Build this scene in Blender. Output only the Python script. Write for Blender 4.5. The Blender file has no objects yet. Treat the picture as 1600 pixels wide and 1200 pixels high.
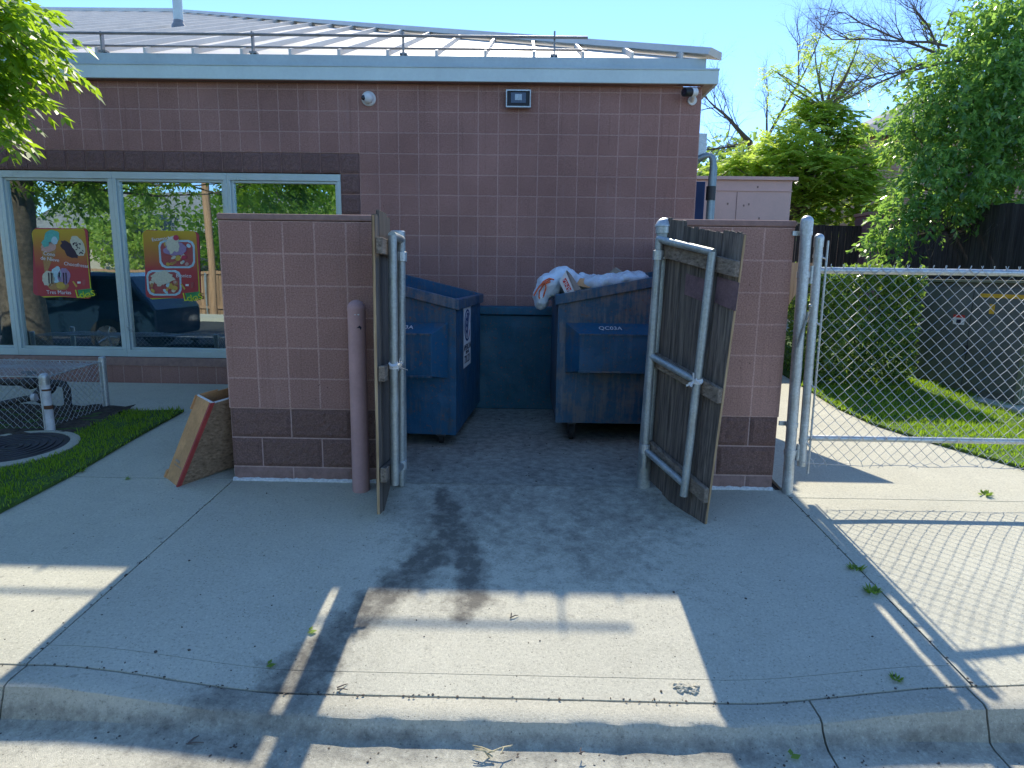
import bpy, bmesh, math, random
from mathutils import Vector, Matrix, noise, Quaternion, Euler
R = math.radians
random.seed(7)
scene = bpy.context.scene
COL = scene.collection

# ------------------------------------------------------------------ camera
F, PIT, ROL, YAW = 1000.0, 0.1714, 0.0143, -0.0136
CAMO = Vector((0, -4.1617, 1.4146))
cd = bpy.data.cameras.new('camera'); cam = bpy.data.objects.new('camera', cd); COL.objects.link(cam)
fw = Vector((math.sin(YAW)*math.cos(PIT), math.cos(YAW)*math.cos(PIT), -math.sin(PIT)))
rt = Vector((math.cos(YAW), -math.sin(YAW), 0)); upv = rt.cross(fw)
cr, sr = math.cos(ROL), math.sin(ROL)
rt2 = rt*cr + upv*sr
up2 = upv*cr - rt*sr
cam.matrix_world = Matrix(((rt2.x, up2.x, -fw.x, CAMO.x), (rt2.y, up2.y, -fw.y, CAMO.y), (rt2.z, up2.z, -fw.z, CAMO.z), (0, 0, 0, 1)))
cd.sensor_fit = 'HORIZONTAL'; cd.sensor_width = 36.0; cd.lens = 36.0*F/1600.0
cd.clip_start = 0.05; cd.clip_end = 2000
scene.camera = cam

def ray(u, v):
    return fw*F + rt2*(u-800) - up2*(v-600)
def at(u, v, Y):
    d = ray(u, v); return CAMO + d*((Y-CAMO.y)/d.y)
def gp(u, v, s):
    d = ray(u, v); t = (s*CAMO.y-CAMO.z)/(d.z-s*d.y); return CAMO + d*t

# ------------------------------------------------------------------ light
SUN = Vector((0.016, 1.0, .96)).normalized()
w = bpy.data.worlds.new('World'); scene.world = w; w.use_nodes = True
nt = w.node_tree
bg = nt.nodes['Background']
sky = nt.nodes.new('ShaderNodeTexSky'); sky.sky_type = 'NISHITA'; sky.sun_disc = False
sky.sun_elevation = math.asin(SUN.z); sky.sun_rotation = math.atan2(SUN.x, SUN.y)
sky.altitude = 1600; sky.air_density = 1.0; sky.dust_density = 0.0; sky.ozone_density = 7.5
nt.links.new(sky.outputs[0], bg.inputs[0]); bg.inputs[1].default_value = 0.15
sd = bpy.data.lights.new('sun', 'SUN'); sd.energy = 3.3; sd.angle = R(0.55); sd.color = (1.0, 0.91, 0.76)
so = bpy.data.objects.new('sun', sd); COL.objects.link(so); so.location = (0, 10, 12)
so.rotation_euler = (-SUN).to_track_quat('-Z', 'Y').to_euler()
scene.view_settings.view_transform = 'Standard'; scene.view_settings.look = 'None'
scene.view_settings.exposure = 1.16; scene.view_settings.gamma = 1.0
scene.render.engine = 'CYCLES'
scene.cycles.use_denoising = True
scene.cycles.max_bounces = 8; scene.cycles.transparent_max_bounces = 12
scene.cycles.caustics_reflective = False; scene.cycles.caustics_refractive = False

# ------------------------------------------------------------------ node materials
class NT:
    def __init__(s, name):
        s.m = bpy.data.materials.new(name); s.m.use_nodes = True
        s.t = s.m.node_tree; s.t.nodes.clear()
        s.out = s.t.nodes.new('ShaderNodeOutputMaterial')
    def n(s, typ, ins=None, **props):
        nd = s.t.nodes.new('ShaderNode'+typ)
        for k, v in props.items(): setattr(nd, k, v)
        for k, v in (ins or {}).items():
            sock = nd.inputs[k]
            if isinstance(v, bpy.types.NodeSocket): s.t.links.new(v, sock)
            elif isinstance(v, bpy.types.Node): s.t.links.new(v.outputs[0], sock)
            else:
                if isinstance(v, (tuple, list)) and len(v) == 3 and sock.type == 'RGBA': v = (*v, 1)
                sock.default_value = v
        return nd
    def pos(s): return s.n('NewGeometry').outputs['Position']
    def obj(s): return s.n('TexCoord').outputs['Object']
    def noise(s, vec, scale, detail=4, rough=0.6):
        return s.n('TexNoise', {'Vector': vec, 'Scale': scale, 'Detail': detail, 'Roughness': rough}).outputs['Fac']
    def ramp(s, fac, stops):
        r = s.n('ValToRGB', {'Fac': fac}); e = r.color_ramp.elements
        while len(e) < len(stops): e.new(0.5)
        for el, (p, c) in zip(e, stops):
            el.position = p; el.color = (*c, 1) if len(c) == 3 else c
        return r.outputs[0]
    def sc(s, vec, v): return s.n('VectorMath', {0: vec, 1: v}, operation='MULTIPLY').outputs[0]
    def math(s, op, a, b=0.0, clamp=False):
        return s.n('Math', {0: a, 1: b}, operation=op, use_clamp=clamp).outputs[0]
    def mr(s, v, a, b, c=0.0, d=1.0):
        return s.n('MapRange', {0: v, 1: a, 2: b, 3: c, 4: d}).outputs[0]
    def mix(s, f, a, b, blend='MIX'):
        return s.n('Mix', {0: f, 6: a, 7: b}, data_type='RGBA', blend_type=blend).outputs[2]
    def bump(s, h, strength, dist):
        return s.n('Bump', {'Height': h, 'Strength': strength, 'Distance': dist}).outputs[0]
    def bsdf(s, col, rough=0.8, normal=None, metal=0.0, spec=0.5):
        ins = {'Base Color': col, 'Roughness': rough, 'Metallic': metal, 'Specular IOR Level': spec}
        if normal is not None: ins['Normal'] = normal
        b = s.n('BsdfPrincipled', ins); return b.outputs[0]
    def done(s, sh): s.t.links.new(sh, s.out.inputs[0]); return s.m

def m_plain(name, col, rough=0.7, metal=0.0, var=0.25, scale=12, spec=0.4, bump=0.15):
    t = NT(name); p = t.obj()
    n1 = t.noise(p, scale, 5); n2 = t.noise(p, scale*9, 3)
    f = t.math('ADD', t.mr(n1, .3, .7, 1-var, 1+var*.6), t.mr(n2, .3, .7, -var*.35, var*.35))
    c = t.mix(1.0, col, t.n('CombineColor', {0: f, 1: f, 2: f}).outputs[0], 'MULTIPLY')
    rr = t.mr(n1, .3, .7, max(.05, rough-.1), min(1, rough+.1))
    return t.done(t.bsdf(c, rr, t.bump(n2, bump, .003), metal, spec))

def m_concrete(name, base, stain=False, dirt=0.5):
    t = NT(name); p = t.pos()
    big = t.noise(p, 1.3, 5, .65); mid = t.noise(p, 9, 5, .7); fine = t.noise(p, 85, 4, .8); sp = t.noise(p, 330, 2, .6)
    c = t.mix(t.mr(big, .35, .68), base, tuple(x*(1-.28*dirt) for x in base))
    c = t.mix(t.mr(mid, .5, .72, 0, .4*dirt), c, tuple(x*.62 for x in base))
    c = t.mix(t.mr(fine, .46, .30, 0, .85), c, tuple(x*.42 for x in base))
    c = t.mix(t.mr(fine, .55, .70, 0, .7), c, tuple(min(.8, x*1.35) for x in base))
    gr = t.n('TexVoronoi', {'Vector': p, 'Scale': 38.0, 'Randomness': 1.0}, feature='F1').outputs['Distance']
    c = t.mix(t.math('MULTIPLY', t.mr(gr, .16, .07), t.mr(t.noise(p, 5, 3), .5, .62)), c, tuple(x*.28 for x in base))
    wob = t.n('VectorMath', {0: p, 1: t.n('VectorMath', {0: t.n('TexNoise', {'Vector': p, 'Scale': 2.5, 'Detail': 5.0}).outputs['Color'], 1: (.5, .5, .5)}, operation='MULTIPLY').outputs[0]}, operation='ADD').outputs[0]
    ck = t.n('TexVoronoi', {'Vector': wob, 'Scale': .8}, feature='DISTANCE_TO_EDGE').outputs['Distance']
    c = t.mix(t.math('MULTIPLY', t.mr(ck, .007, .002), t.mr(t.noise(p, .9, 2), .66, .70)), c, tuple(x*.3 for x in base))
    spots = t.n('TexVoronoi', {'Vector': p, 'Scale': 7.0, 'Randomness': 1.0}, feature='F1').outputs['Distance']
    spm = t.math('MULTIPLY', t.mr(spots, .10, .06), t.mr(t.noise(p, 3.1, 2), .52, .6))
    c = t.mix(t.math('MULTIPLY', spm, .45), c, tuple(x*.3 for x in base))
    rough = .88
    if stain:
        a = t.n('Attribute', attribute_name='stain').outputs['Fac']
        ns = t.noise(p, 14, 8, .72)
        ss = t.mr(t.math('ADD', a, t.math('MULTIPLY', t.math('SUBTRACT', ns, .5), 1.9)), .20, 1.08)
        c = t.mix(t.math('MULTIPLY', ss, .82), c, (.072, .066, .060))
    h = t.math('ADD', t.math('MULTIPLY', fine, .5), t.math('ADD', sp, t.math('MULTIPLY', mid, .6)))
    return t.done(t.bsdf(c, rough, t.bump(h, .7, .005), 0, .25))

def m_block(name, ox, oz, c1, c2, mort, bw=0.2032, bh=0.2032, ms=0.0055, off=0.0, bump=.5):
    t = NT(name); g = t.n('NewGeometry'); p = g.outputs['Position']
    sp = t.n('SeparateXYZ', {0: p}); sn = t.n('SeparateXYZ', {0: g.outputs['Normal']})
    side = t.math('GREATER_THAN', t.math('ABSOLUTE', sn.outputs[0]), .6)
    hx = t.math('SUBTRACT', sp.outputs[0], ox)
    h = t.n('Mix', {0: side, 2: hx, 3: sp.outputs[1]}).outputs[0]
    wob = t.noise(p, 30, 3)
    z = t.math('SUBTRACT', sp.outputs[2], oz)
    h = t.math('ADD', h, t.math('MULTIPLY', t.math('SUBTRACT', wob, .5), .011))
    z = t.math('ADD', z, t.math('MULTIPLY', t.math('SUBTRACT', t.noise(p, 24, 3), .5), .011))
    v = t.n('CombineXYZ', {0: h, 1: z, 2: 0.0}).outputs[0]
    b = t.n('TexBrick', {'Vector': v, 'Color1': c1, 'Color2': c2, 'Mortar': mort, 'Scale': 1.0, 'Mortar Size': ms,
                         'Mortar Smooth': .15, 'Bias': 0.0, 'Brick Width': bw, 'Row Height': bh}, offset=off, squash=1.0)
    fine = t.noise(p, 105, 4, .8); big = t.noise(p, 1.1, 4); mid = t.noise(p, 22, 4)
    f = t.math('ADD', t.mr(fine, .33, .67, .62, 1.30), t.mr(big, .35, .65, -.12, .10))
    c = t.mix(1.0, b.outputs[0], t.n('CombineColor', {0: f, 1: f, 2: f}).outputs[0], 'MULTIPLY')
    # pale efflorescence and drip marks
    streak = t.noise(t.sc(p, (14, 14, 1.2)), 1.0, 4)
    c = t.mix(t.mr(streak, .62, .78, 0, .22), c, (.36, .29, .28))
    drip = t.noise(t.sc(p, (34, 34, .8)), 1.0, 3)
    c = t.mix(t.math('MULTIPLY', t.mr(drip, .58, .72), .30), c, tuple(x*.45 for x in c1))
    pit = t.n('TexVoronoi', {'Vector': p, 'Scale': 26.0, 'Randomness': 1.0}, feature='F1').outputs['Distance']
    c = t.mix(t.math('MULTIPLY', t.mr(pit, .14, .06), t.mr(t.noise(p, 4, 2), .52, .64)), c, tuple(x*.3 for x in c1))
    gb = t.math('MULTIPLY', t.mr(t.math('ADD', sp.outputs[2], t.math('MULTIPLY', mid, .35)), .75, .25), .35)
    c = t.mix(gb, c, tuple(x*.5 for x in c1))
    hh = t.math('ADD', t.math('MULTIPLY', t.math('SUBTRACT', 1.0, b.outputs['Fac']), 1.0), t.math('MULTIPLY', fine, .35))
    return t.done(t.bsdf(c, .92, t.bump(hh, bump, .006), 0, .2))

def m_rough_stone(name, c1):
    t = NT(name); p = t.pos()
    f = t.noise(p, 110, 4, .75); v = t.noise(p, 320, 3, .7); r = t.n('NewGeometry').outputs['Random Per Island']
    c = t.ramp(f, [(.28, tuple(x*.42 for x in c1)), (.5, c1), (.74, tuple(x*1.75 for x in c1))])
    c = t.mix(t.mr(r, 0, 1, 0, .3), c, tuple(x*.6 for x in c1), 'MIX')
    return t.done(t.bsdf(c, .95, t.bump(t.math('ADD', f, v), .9, .008), 0, .2))

def m_wood(name, c1, c2, dens=1.0, axis='z'):
    t = NT(name); p = t.pos()
    sc = (60, 60, 2.2) if axis == 'z' else ((2.2, 60, 60) if axis == 'x' else (60, 2.2, 60))
    n = t.noise(t.sc(p, sc), 1.0, 5, .65); n2 = t.noise(t.sc(p, tuple(s*.25 for s in sc)), 1.0, 3)
    ri = t.n('NewGeometry').outputs['Random Per Island']
    c = t.ramp(n, [(.28, tuple(x*.35 for x in c1)), (.46, c1), (.72, c2)])
    c = t.mix(t.mr(n2, .5, .75, 0, .5), c, tuple(x*.5 for x in c1))
    k = t.mr(ri, 0, 1, .75, 1.2)
    c = t.mix(1.0, c, t.n('CombineColor', {0: k, 1: k, 2: k}).outputs[0], 'MULTIPLY')
    return t.done(t.bsdf(c, .85, t.bump(n, .6, .004), 0, .25))

def m_leaf(name, ca, cb, tr=.5, trc=(.5, .75, .05), rough=.45):
    t = NT(name); ri = t.n('NewGeometry').outputs['Random Per Island']
    c = t.ramp(ri, [(.0, ca), (.55, tuple((a+b)/2 for a, b in zip(ca, cb))), (1, cb)])
    p = t.bsdf(c, rough, None, 0, .5)
    tl = t.n('BsdfTranslucent', {'Color': t.mix(.65, c, trc)}).outputs[0]
    return t.done(t.n('MixShader', {0: tr, 1: p, 2: tl}).outputs[0])

def m_galv(name, col=(.55, .58, .57), rough=.42):
    t = NT(name); p = t.pos()
    v = t.n('TexVoronoi', {'Vector': p, 'Scale': 90.0}).outputs['Color']
    n = t.noise(p, 7, 4)
    k = t.n('RGBToBW', {0: v}).outputs[0]
    f = t.math('MULTIPLY', t.mr(k, 0, 1, .82, 1.12), t.mr(n, .3, .7, .8, 1.1))
    c = t.mix(1.0, col, t.n('CombineColor', {0: f, 1: f, 2: f}).outputs[0], 'MULTIPLY')
    ru = t.noise(t.sc(p, (30, 30, 6)), 1.0, 5, .7)
    c = t.mix(t.mr(ru, .60, .74, 0, .55), c, (.20, .14, .10))
    return t.done(t.bsdf(c, t.mr(n, .3, .7, rough-.1, rough+.2), t.bump(ru, .1, .002), .65, .5))

def m_paint_worn(name, paint, under, amt=.55, rough=.5):
    t = NT(name); p = t.pos()
    n = t.noise(p, 5, 8, .7); s = t.noise(t.sc(p, (26, 26, 2.0)), 1.0, 5, .7); q = t.noise(p, 42, 4, .7)
    m = t.mr(t.math('ADD', t.math('MULTIPLY', n, .6), t.math('MULTIPLY', s, .4)), amt, amt+.1)
    c = t.mix(t.math('MULTIPLY', m, .75), paint, under)
    c = t.mix(t.mr(q, .58, .68, 0, .85), c, (.14, .075, .045))
    dent = t.noise(p, 3.2, 2, .4)
    c = t.mix(t.mr(s, .55, .75, 0, .35), c, tuple(x*1.8+.02 for x in paint))
    return t.done(t.bsdf(c, t.mr(n, .3, .7, rough-.12, rough+.25), t.bump(t.math('ADD', t.math('MULTIPLY', dent, 6.0), n), .35, .02), 0, .5))

MAT = {}
MAT['walk'] = m_concrete('concrete_walk', (.56, .545, .43))
MAT['apron'] = m_concrete('concrete_apron', (.55, .53, .42), True)
MAT['curb'] = m_concrete('concrete_curb', (.52, .50, .40), True, .8)
MAT['joint'] = m_plain('joint_dirt', (.05, .045, .035), .95, var=.5)
MAT['asphalt'] = m_concrete('asphalt', (.07, .07, .07), False, .6)
XB, ZB, P = -2.7073, 3.0101, .2032
BC1, BC2, BM = (.335, .178, .144), (.375, .202, .164), (.475, .29, .242)
MAT['wall'] = m_block('scored_block_wall', XB, ZB, BC1, BC2, BM)
MAT['encl'] = m_block('scored_block_enclosure', -1.7387, 1.7208, (.345, .190, .152), (.39, .218, .175), (.51, .315, .26))
MAT['enclr'] = m_block('scored_block_enclosure_right', 1.524, 1.7208, (.40, .222, .172), (.45, .255, .20), (.57, .345, .28))  # right wall mixed paler and warmer, painting in bounced light and flare
MAT['split'] = m_rough_stone('split_face_block', (.27, .158, .13))
MAT['splitdark'] = m_rough_stone('split_face_lintel', (.245, .145, .125))
MAT['mortar'] = m_plain('mortar', (.54, .36, .315), .95, var=.2, scale=40)
MAT['cap'] = m_plain('cap_block', (.31, .19, .16), .92, var=.25, scale=20)
MAT['sealant'] = m_plain('white_sealant', (.72, .72, .70), .7, var=.25, scale=60, bump=.6)
MAT['fascia'] = m_plain('fascia_metal', (.64, .74, .69), .45, 0, .08, 3, .5, .05)
MAT['gutter'] = m_plain('gutter_metal', (.48, .57, .57), .4, .0, .12, 3, .5, .05)
MAT['soffit'] = m_plain('soffit', (.55, .42, .34), .7)
MAT['roof'] = m_plain('roof_metal', (.68, .64, .57), .55, .0, .10, 2, .4, .08)
MAT['rail'] = m_plain('rail_steel', (.30, .29, .28), .5, .5)
MAT['alum'] = m_plain('window_aluminium', (.50, .60, .60), .35, .3, .08, 5, .5, .03)
MAT['galv'] = m_galv('galvanised_steel')
MAT['galvold'] = m_galv('galvanised_steel_weathered', (.42, .45, .43), .48)
MAT['wire'] = m_galv('galvanised_wire', (.55, .57, .56), .45)
MAT['wood'] = m_wood('weathered_board', (.105, .088, .075), (.25, .205, .165))
MAT['woodrail'] = m_wood('weathered_rail', (.20, .16, .125), (.38, .31, .24), axis='y')
MAT['woodedge'] = m_wood('split_board_edge', (.36, .24, .13), (.62, .46, .28))
MAT['patch'] = m_plain('mauve_overspray', (.16, .10, .105), .85, var=.4, scale=9)
MAT['darkwood'] = m_wood('dark_fence_board', (.055, .045, .04), (.12, .10, .085))
MAT['blue'] = m_paint_worn('blue_dumpster_paint', (.005, .078, .160), (.075, .085, .09), .50)
MAT['bluegrey'] = m_paint_worn('scuffed_dumpster_paint', (.010, .074, .140), (.17, .155, .14), .46)
MAT['guard'] = m_paint_worn('blue_shade_paint', (.005, .090, .145), (.02, .08, .10), .52)  # teal of the shade and lens flare mixed into the bumper's colour
MAT['black'] = m_plain('black_plastic', (.015, .015, .017), .5)
MAT['rubber'] = m_plain('rubber', (.02, .02, .02), .8)
MAT['white'] = m_plain('white_plastic', (.75, .75, .73), .4, 0, .05)
MAT['pinkpaint'] = m_plain('pink_paint', (.52, .31, .29), .6, 0, .12, 6)
MAT['shed'] = m_plain('shed_paint', (.74, .45, .37), .75, 0, .08, 4)
MAT['card'] = m_plain('corrugated_card', (.64, .34, .155), .9, 0, .22, 6, .2, .3)
MAT['cardshade'] = m_wood('shaded_card', (.26, .165, .10), (.42, .28, .18), axis='y')  # grained card, darkened to paint in the shade on the box's big face
MAT['cardin'] = m_plain('card_inside', (.40, .32, .24), .9)
MAT['red'] = m_plain('red_tape', (.42, .06, .05), .6)
MAT['bag'] = m_plain('white_plastic_bag', (.68, .76, .80), .35, 0, .1, 10, .5, .5)
MAT['film'] = m_plain('clear_plastic_film', (.60, .66, .68), .25, 0, .15, 10, .5, .5)
MAT['orange'] = m_plain('orange_ribbon', (.72, .16, .06), .5)
MAT['soil'] = m_plain('dark_mulch', (.07, .06, .05), .95, 0, .6, 25, .2, 1)
MAT['lawn'] = m_plain('lawn_soil', (.06, .12, .02), .95, 0, .5, 20)
MAT['terrain'] = m_plain('terrain_earth', (.10, .10, .05), .95, 0, .5, .8)
MAT['iron'] = m_plain('cast_iron', (.055, .055, .06), .55, .4, .3, 20)
MAT['whitepost'] = m_plain('chipped_white_paint', (.62, .62, .62), .5, 0, .2, 14)
MAT['rust'] = m_plain('rust', (.13, .06, .035), .9, 0, .4, 30)
MAT['pipe'] = m_plain('dark_bronze_pipe', (.05, .05, .05), .5, .4)
MAT['tf'] = m_plain('cabinet_green_grey', (.135, .145, .125), .55, 0, .15, 3)
MAT['tfside'] = m_plain('cabinet_olive', (.20, .205, .13), .55, 0, .12, 3)
MAT['yellow'] = m_plain('yellow_label', (.75, .42, .04), .5, 0, .1)
MAT['labelw'] = m_plain('white_label', (.75, .75, .73), .5, 0, .06)
MAT['labelr'] = m_plain('red_label', (.65, .05, .04), .5, 0, .06)
MAT['ink'] = m_plain('dark_ink', (.03, .03, .05), .6, 0, .05)
MAT['navy'] = m_plain('navy_ink', (.02, .05, .16), .6, 0, .05)
MAT['bark'] = m_plain('bark', (.17, .14, .11), .95, 0, .55, 14, .2, 1.2)
MAT['grit'] = m_plain('dark_grit', (.10, .085, .07), .95, 0, .5, 40)
MAT['straw'] = m_plain('dry_straw', (.48, .42, .26), .9, 0, .3, 30)
MAT['twig'] = m_plain('bare_twig', (.13, .10, .085), .9, 0, .3, 14)
MAT['leafash'] = m_leaf('ash_leaf', (.06, .15, .016), (.19, .32, .04), .58, (.56, .82, .03))
MAT['leaflocust'] = m_leaf('locust_leaf', (.20, .36, .06), (.44, .56, .13), .58, (.82, .98, .14), .45)
MAT['leafdark'] = m_leaf('dark_leaf', (.06, .15, .055), (.24, .38, .10), .46, (.52, .86, .12), .22)
MAT['leafhedge'] = m_leaf('hedge_leaf', (.04, .10, .035), (.17, .26, .065), .40, (.55, .82, .10), .30)
MAT['grass'] = m_leaf('grass_blade', (.08, .19, .012), (.30, .40, .05), .5, (.50, .78, .02), .6)
MAT['weed'] = m_leaf('weed_leaf', (.09, .17, .02), (.20, .30, .04), .4)
MAT['brickh'] = m_block('house_brick', 0, 0, (.46, .25, .17), (.52, .30, .21), (.52, .40, .32), .25, .085, .006, .5, .3)
MAT['pillar'] = m_block('pillar_brick', 0, 0, (.17, .10, .11), (.20, .115, .12), (.26, .18, .18), .41, .2, .005, .5)
MAT['shingle'] = m_plain('grey_shingle', (.24, .25, .26), .9, 0, .25, 5)
MAT['carpaint'] = m_plain('car_paint', (.02, .045, .08), .15, .3, .05, 3, .6, 0)
MAT['carglass'] = m_plain('car_glass', (.01, .015, .02), .05, 0, .05, 3, .8, 0)
MAT['hub'] = m_plain('alloy', (.5, .5, .5), .3, .8)
MAT['planktan'] = m_wood('tan_plank', (.40, .24, .13), (.52, .33, .20))
MAT['stucco'] = m_plain('pale_stucco', (.50, .45, .36), .9, 0, .1, 3)
MAT['blind'] = m_plain('vertical_blind', (.05, .17, .21), .8, 0, .2, 5)
MAT['interior'] = m_plain('interior_dark', (.03, .04, .045), .9)
MAT['lens'] = m_plain('lens_glass', (.01, .015, .03), .08, 0, .05, 3, .8, 0)
MAT['lamp'] = m_plain('lamp_reflector', (.42, .46, .46), .3, .3)
MAT['teal'] = m_plain('conduit_blue', (.24, .30, .32), .4, .4, .2, 6)
def m_glass():
    t = NT('window_glass')
    g = t.n('BsdfGlossy', {'Color': (.80, .96, 1.0, 1), 'Roughness': 0.0}).outputs[0]
    tr = t.n('BsdfTransparent', {'Color': (.45, .60, .62, 1)}).outputs[0]
    wv = t.noise(t.sc(t.pos(), (1, 1, .5)), 1.6, 2)
    t.t.links.new(t.bump(wv, .02, .05), t.t.nodes['Glossy BSDF'].inputs['Normal'])
    return t.done(t.n('MixShader', {0: .42, 1: tr, 2: g}).outputs[0])
MAT['glass'] = m_glass()
def m_grad(name, lo, hi, z0, z1):
    t = NT(name); s = t.n('SeparateXYZ', {0: t.pos()})
    f = t.mr(t.math('ADD', s.outputs[2], t.mr(t.noise(t.pos(), 3, 2), .3, .7, -.04, .04)), z0, z1)
    return t.done(t.bsdf(t.mix(f, lo, hi), .5, None, 0, .3))

# ------------------------------------------------------------------ mesh helpers
class MB:
    def __init__(s): s.v = []; s.f = []; s.smooth = False
    def add(s, vs, fs):
        o = len(s.v); s.v += [tuple(v) for v in vs]; s.f += [tuple(i+o for i in f) for f in fs]; return s
    def box(s, lo, hi, M=None):
        x0, y0, z0 = lo; x1, y1, z1 = hi
        vs = [Vector(c) for c in ((x0,y0,z0),(x1,y0,z0),(x1,y1,z0),(x0,y1,z0),(x0,y0,z1),(x1,y0,z1),(x1,y1,z1),(x0,y1,z1))]
        if M is not None: vs = [M @ v for v in vs]
        return s.add(vs, [(0,3,2,1),(4,5,6,7),(0,1,5,4),(1,2,6,5),(2,3,7,6),(3,0,4,7)])
    def hexa(s, pts):  # 4 bottom, 4 top
        return s.add(pts, [(0,3,2,1),(4,5,6,7),(0,1,5,4),(1,2,6,5),(2,3,7,6),(3,0,4,7)])
    def tube(s, pts, r, seg=8, caps=True):
        pts = [Vector(p) for p in pts]; n = len(pts)
        rs = r if isinstance(r, (list, tuple)) else [r]*n
        d0 = (pts[1]-pts[0]).normalized()
        a = Vector((0, 0, 1)) if abs(d0.z) < .9 else Vector((1, 0, 0))
        u = d0.cross(a).normalized()
        o = len(s.v); prev = d0
        for i, p in enumerate(pts):
            d = (pts[min(i+1, n-1)]-pts[max(i-1, 0)])
            d = d.normalized() if d.length > 1e-9 else prev
            q = prev.rotation_difference(d); u = q @ u; prev = d
            u = (u-d*u.dot(d)).normalized(); v2 = d.cross(u)
            for k in range(seg):
                t = 2*math.pi*k/seg
                s.v.append(tuple(p + (u*math.cos(t)+v2*math.sin(t))*rs[i]))
        for i in range(n-1):
            for k in range(seg):
                k2 = (k+1) % seg
                s.f.append((o+i*seg+k, o+i*seg+k2, o+(i+1)*seg+k2, o+(i+1)*seg+k))
        if caps:
            s.f.append(tuple(o+k for k in reversed(range(seg)))); s.f.append(tuple(o+(n-1)*seg+k for k in range(seg)))
        return s
    def lathe(s, prof, c, seg=20, M=None):  # prof [(r,z)]
        o = len(s.v)
        for r, z in prof:
            for k in range(seg):
                t = 2*math.pi*k/seg; p = Vector((c[0]+r*math.cos(t), c[1]+r*math.sin(t), c[2]+z))
                s.v.append(tuple(M @ p if M is not None else p))
        for i in range(len(prof)-1):
            for k in range(seg):
                k2 = (k+1) % seg
                s.f.append((o+i*seg+k, o+i*seg+k2, o+(i+1)*seg+k2, o+(i+1)*seg+k))
        s.f.append(tuple(o+k for k in reversed(range(seg)))); s.f.append(tuple(o+(len(prof)-1)*seg+k for k in range(seg)))
        return s
    def sphere(s, c, r, seg=16, rings=10, sc=(1, 1, 1)):
        prof = []
        o = len(s.v)
        for i in range(1, rings):
            a = math.pi*i/rings
            for k in range(seg):
                t = 2*math.pi*k/seg
                s.v.append((c[0]+r*sc[0]*math.sin(a)*math.cos(t), c[1]+r*sc[1]*math.sin(a)*math.sin(t), c[2]-r*sc[2]*math.cos(a)))
        b = len(s.v); s.v.append((c[0], c[1], c[2]-r*sc[2])); s.v.append((c[0], c[1], c[2]+r*sc[2]))
        for i in range(rings-2):
            for k in range(seg):
                k2 = (k+1) % seg
                s.f.append((o+i*seg+k, o+i*seg+k2, o+(i+1)*seg+k2, o+(i+1)*seg+k))
        for k in range(seg):
            k2 = (k+1) % seg
            s.f.append((b, o+k2, o+k)); s.f.append((b+1, o+(rings-2)*seg+k, o+(rings-2)*seg+k2))
        return s
    def prism(s, pts, ext):  # planar polygon extruded by vector
        n = len(pts); ext = Vector(ext)
        a = [Vector(p) for p in pts]
        return s.add(a+[p+ext for p in a], [tuple(reversed(range(n))), tuple(range(n, 2*n))]+[(i, (i+1) % n, n+(i+1) % n, n+i) for i in range(n)])
    def leaf(s, p, d, nrm, L, W, fold=.25):
        d = d.normalized(); sd_ = d.cross(nrm)
        if sd_.length < 1e-4: sd_ = Vector((1, 0, 0))
        sd_.normalize(); up = sd_.cross(d)
        o = len(s.v); m = p + d*L*.45 - up*W*fold
        s.v += [tuple(p), tuple(m+sd_*W*.5+up*W*fold), tuple(p+d*L), tuple(m-sd_*W*.5+up*W*fold)]
        s.f += [(o, o+1, o+2), (o, o+2, o+3)]
        return s
    def build(s, name, mat, parent=None, smooth=False, bevel=0.0):
        me = bpy.data.meshes.new(name); me.from_pydata(s.v, [], s.f); me.validate(); me.update()
        me.materials.append(MAT[mat] if isinstance(mat, str) else mat)
        o = bpy.data.objects.new(name, me); COL.objects.link(o)
        if smooth:
            for p in me.polygons: p.use_smooth = True
            md = o.modifiers.new('edge', 'EDGE_SPLIT'); md.split_angle = R(38)
        if bevel:
            md = o.modifiers.new('bevel', 'BEVEL'); md.width = bevel; md.segments = 2; md.limit_method = 'ANGLE'; md.angle_limit = R(40)
        if parent is not None: par(o, parent)
        return o

WORLDM = {}
def par(o, p):
    o.parent = p   # every mesh is built in world coordinates, so only an Empty parent needs undoing
    if p.type == 'EMPTY': o.matrix_parent_inverse = Matrix.Translation(p.location).inverted()

def tag(o, label=None, cat=None, group=None, kind=None):
    if label: o['label'] = label
    if cat: o['category'] = cat
    if group: o['group'] = group
    if kind: o['kind'] = kind
    return o
def thing(name, loc, label, cat, group=None):
    e = bpy.data.objects.new(name, None); COL.objects.link(e); e.location = loc; e.empty_display_size = .1
    return tag(e, label, cat, group)
def struct(name, mb, mat, **k): return tag(mb.build(name, mat, **k), kind='structure')
def text(name, body, size, loc, mat, parent, rot=(R(90), 0, 0), ext=.0006, shear=0, roll=0):
    c = bpy.data.curves.new(name, 'FONT'); c.body = body; c.size = size; c.extrude = ext; c.align_x = 'CENTER'; c.align_y = 'CENTER'; c.shear = shear
    t = bpy.data.objects.new(name, c); COL.objects.link(t)
    me = bpy.data.meshes.new_from_object(t); bpy.data.objects.remove(t); bpy.data.curves.remove(c)
    q = Euler(rot).to_quaternion()
    if roll: q = Quaternion((0, -1, 0), roll) @ q
    me.transform(Matrix.Translation(Vector(loc)) @ q.to_matrix().to_4x4())
    me.materials.clear(); me.materials.append(MAT[mat] if isinstance(mat, str) else mat); me.name = name
    o = bpy.data.objects.new(name, me); COL.objects.link(o)
    if parent is not None: par(o, parent)
    return o
rnd = random.uniform
def rv(): 
    v = Vector((random.gauss(0, 1), random.gauss(0, 1), random.gauss(0, 1))); return v.normalized()
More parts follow.
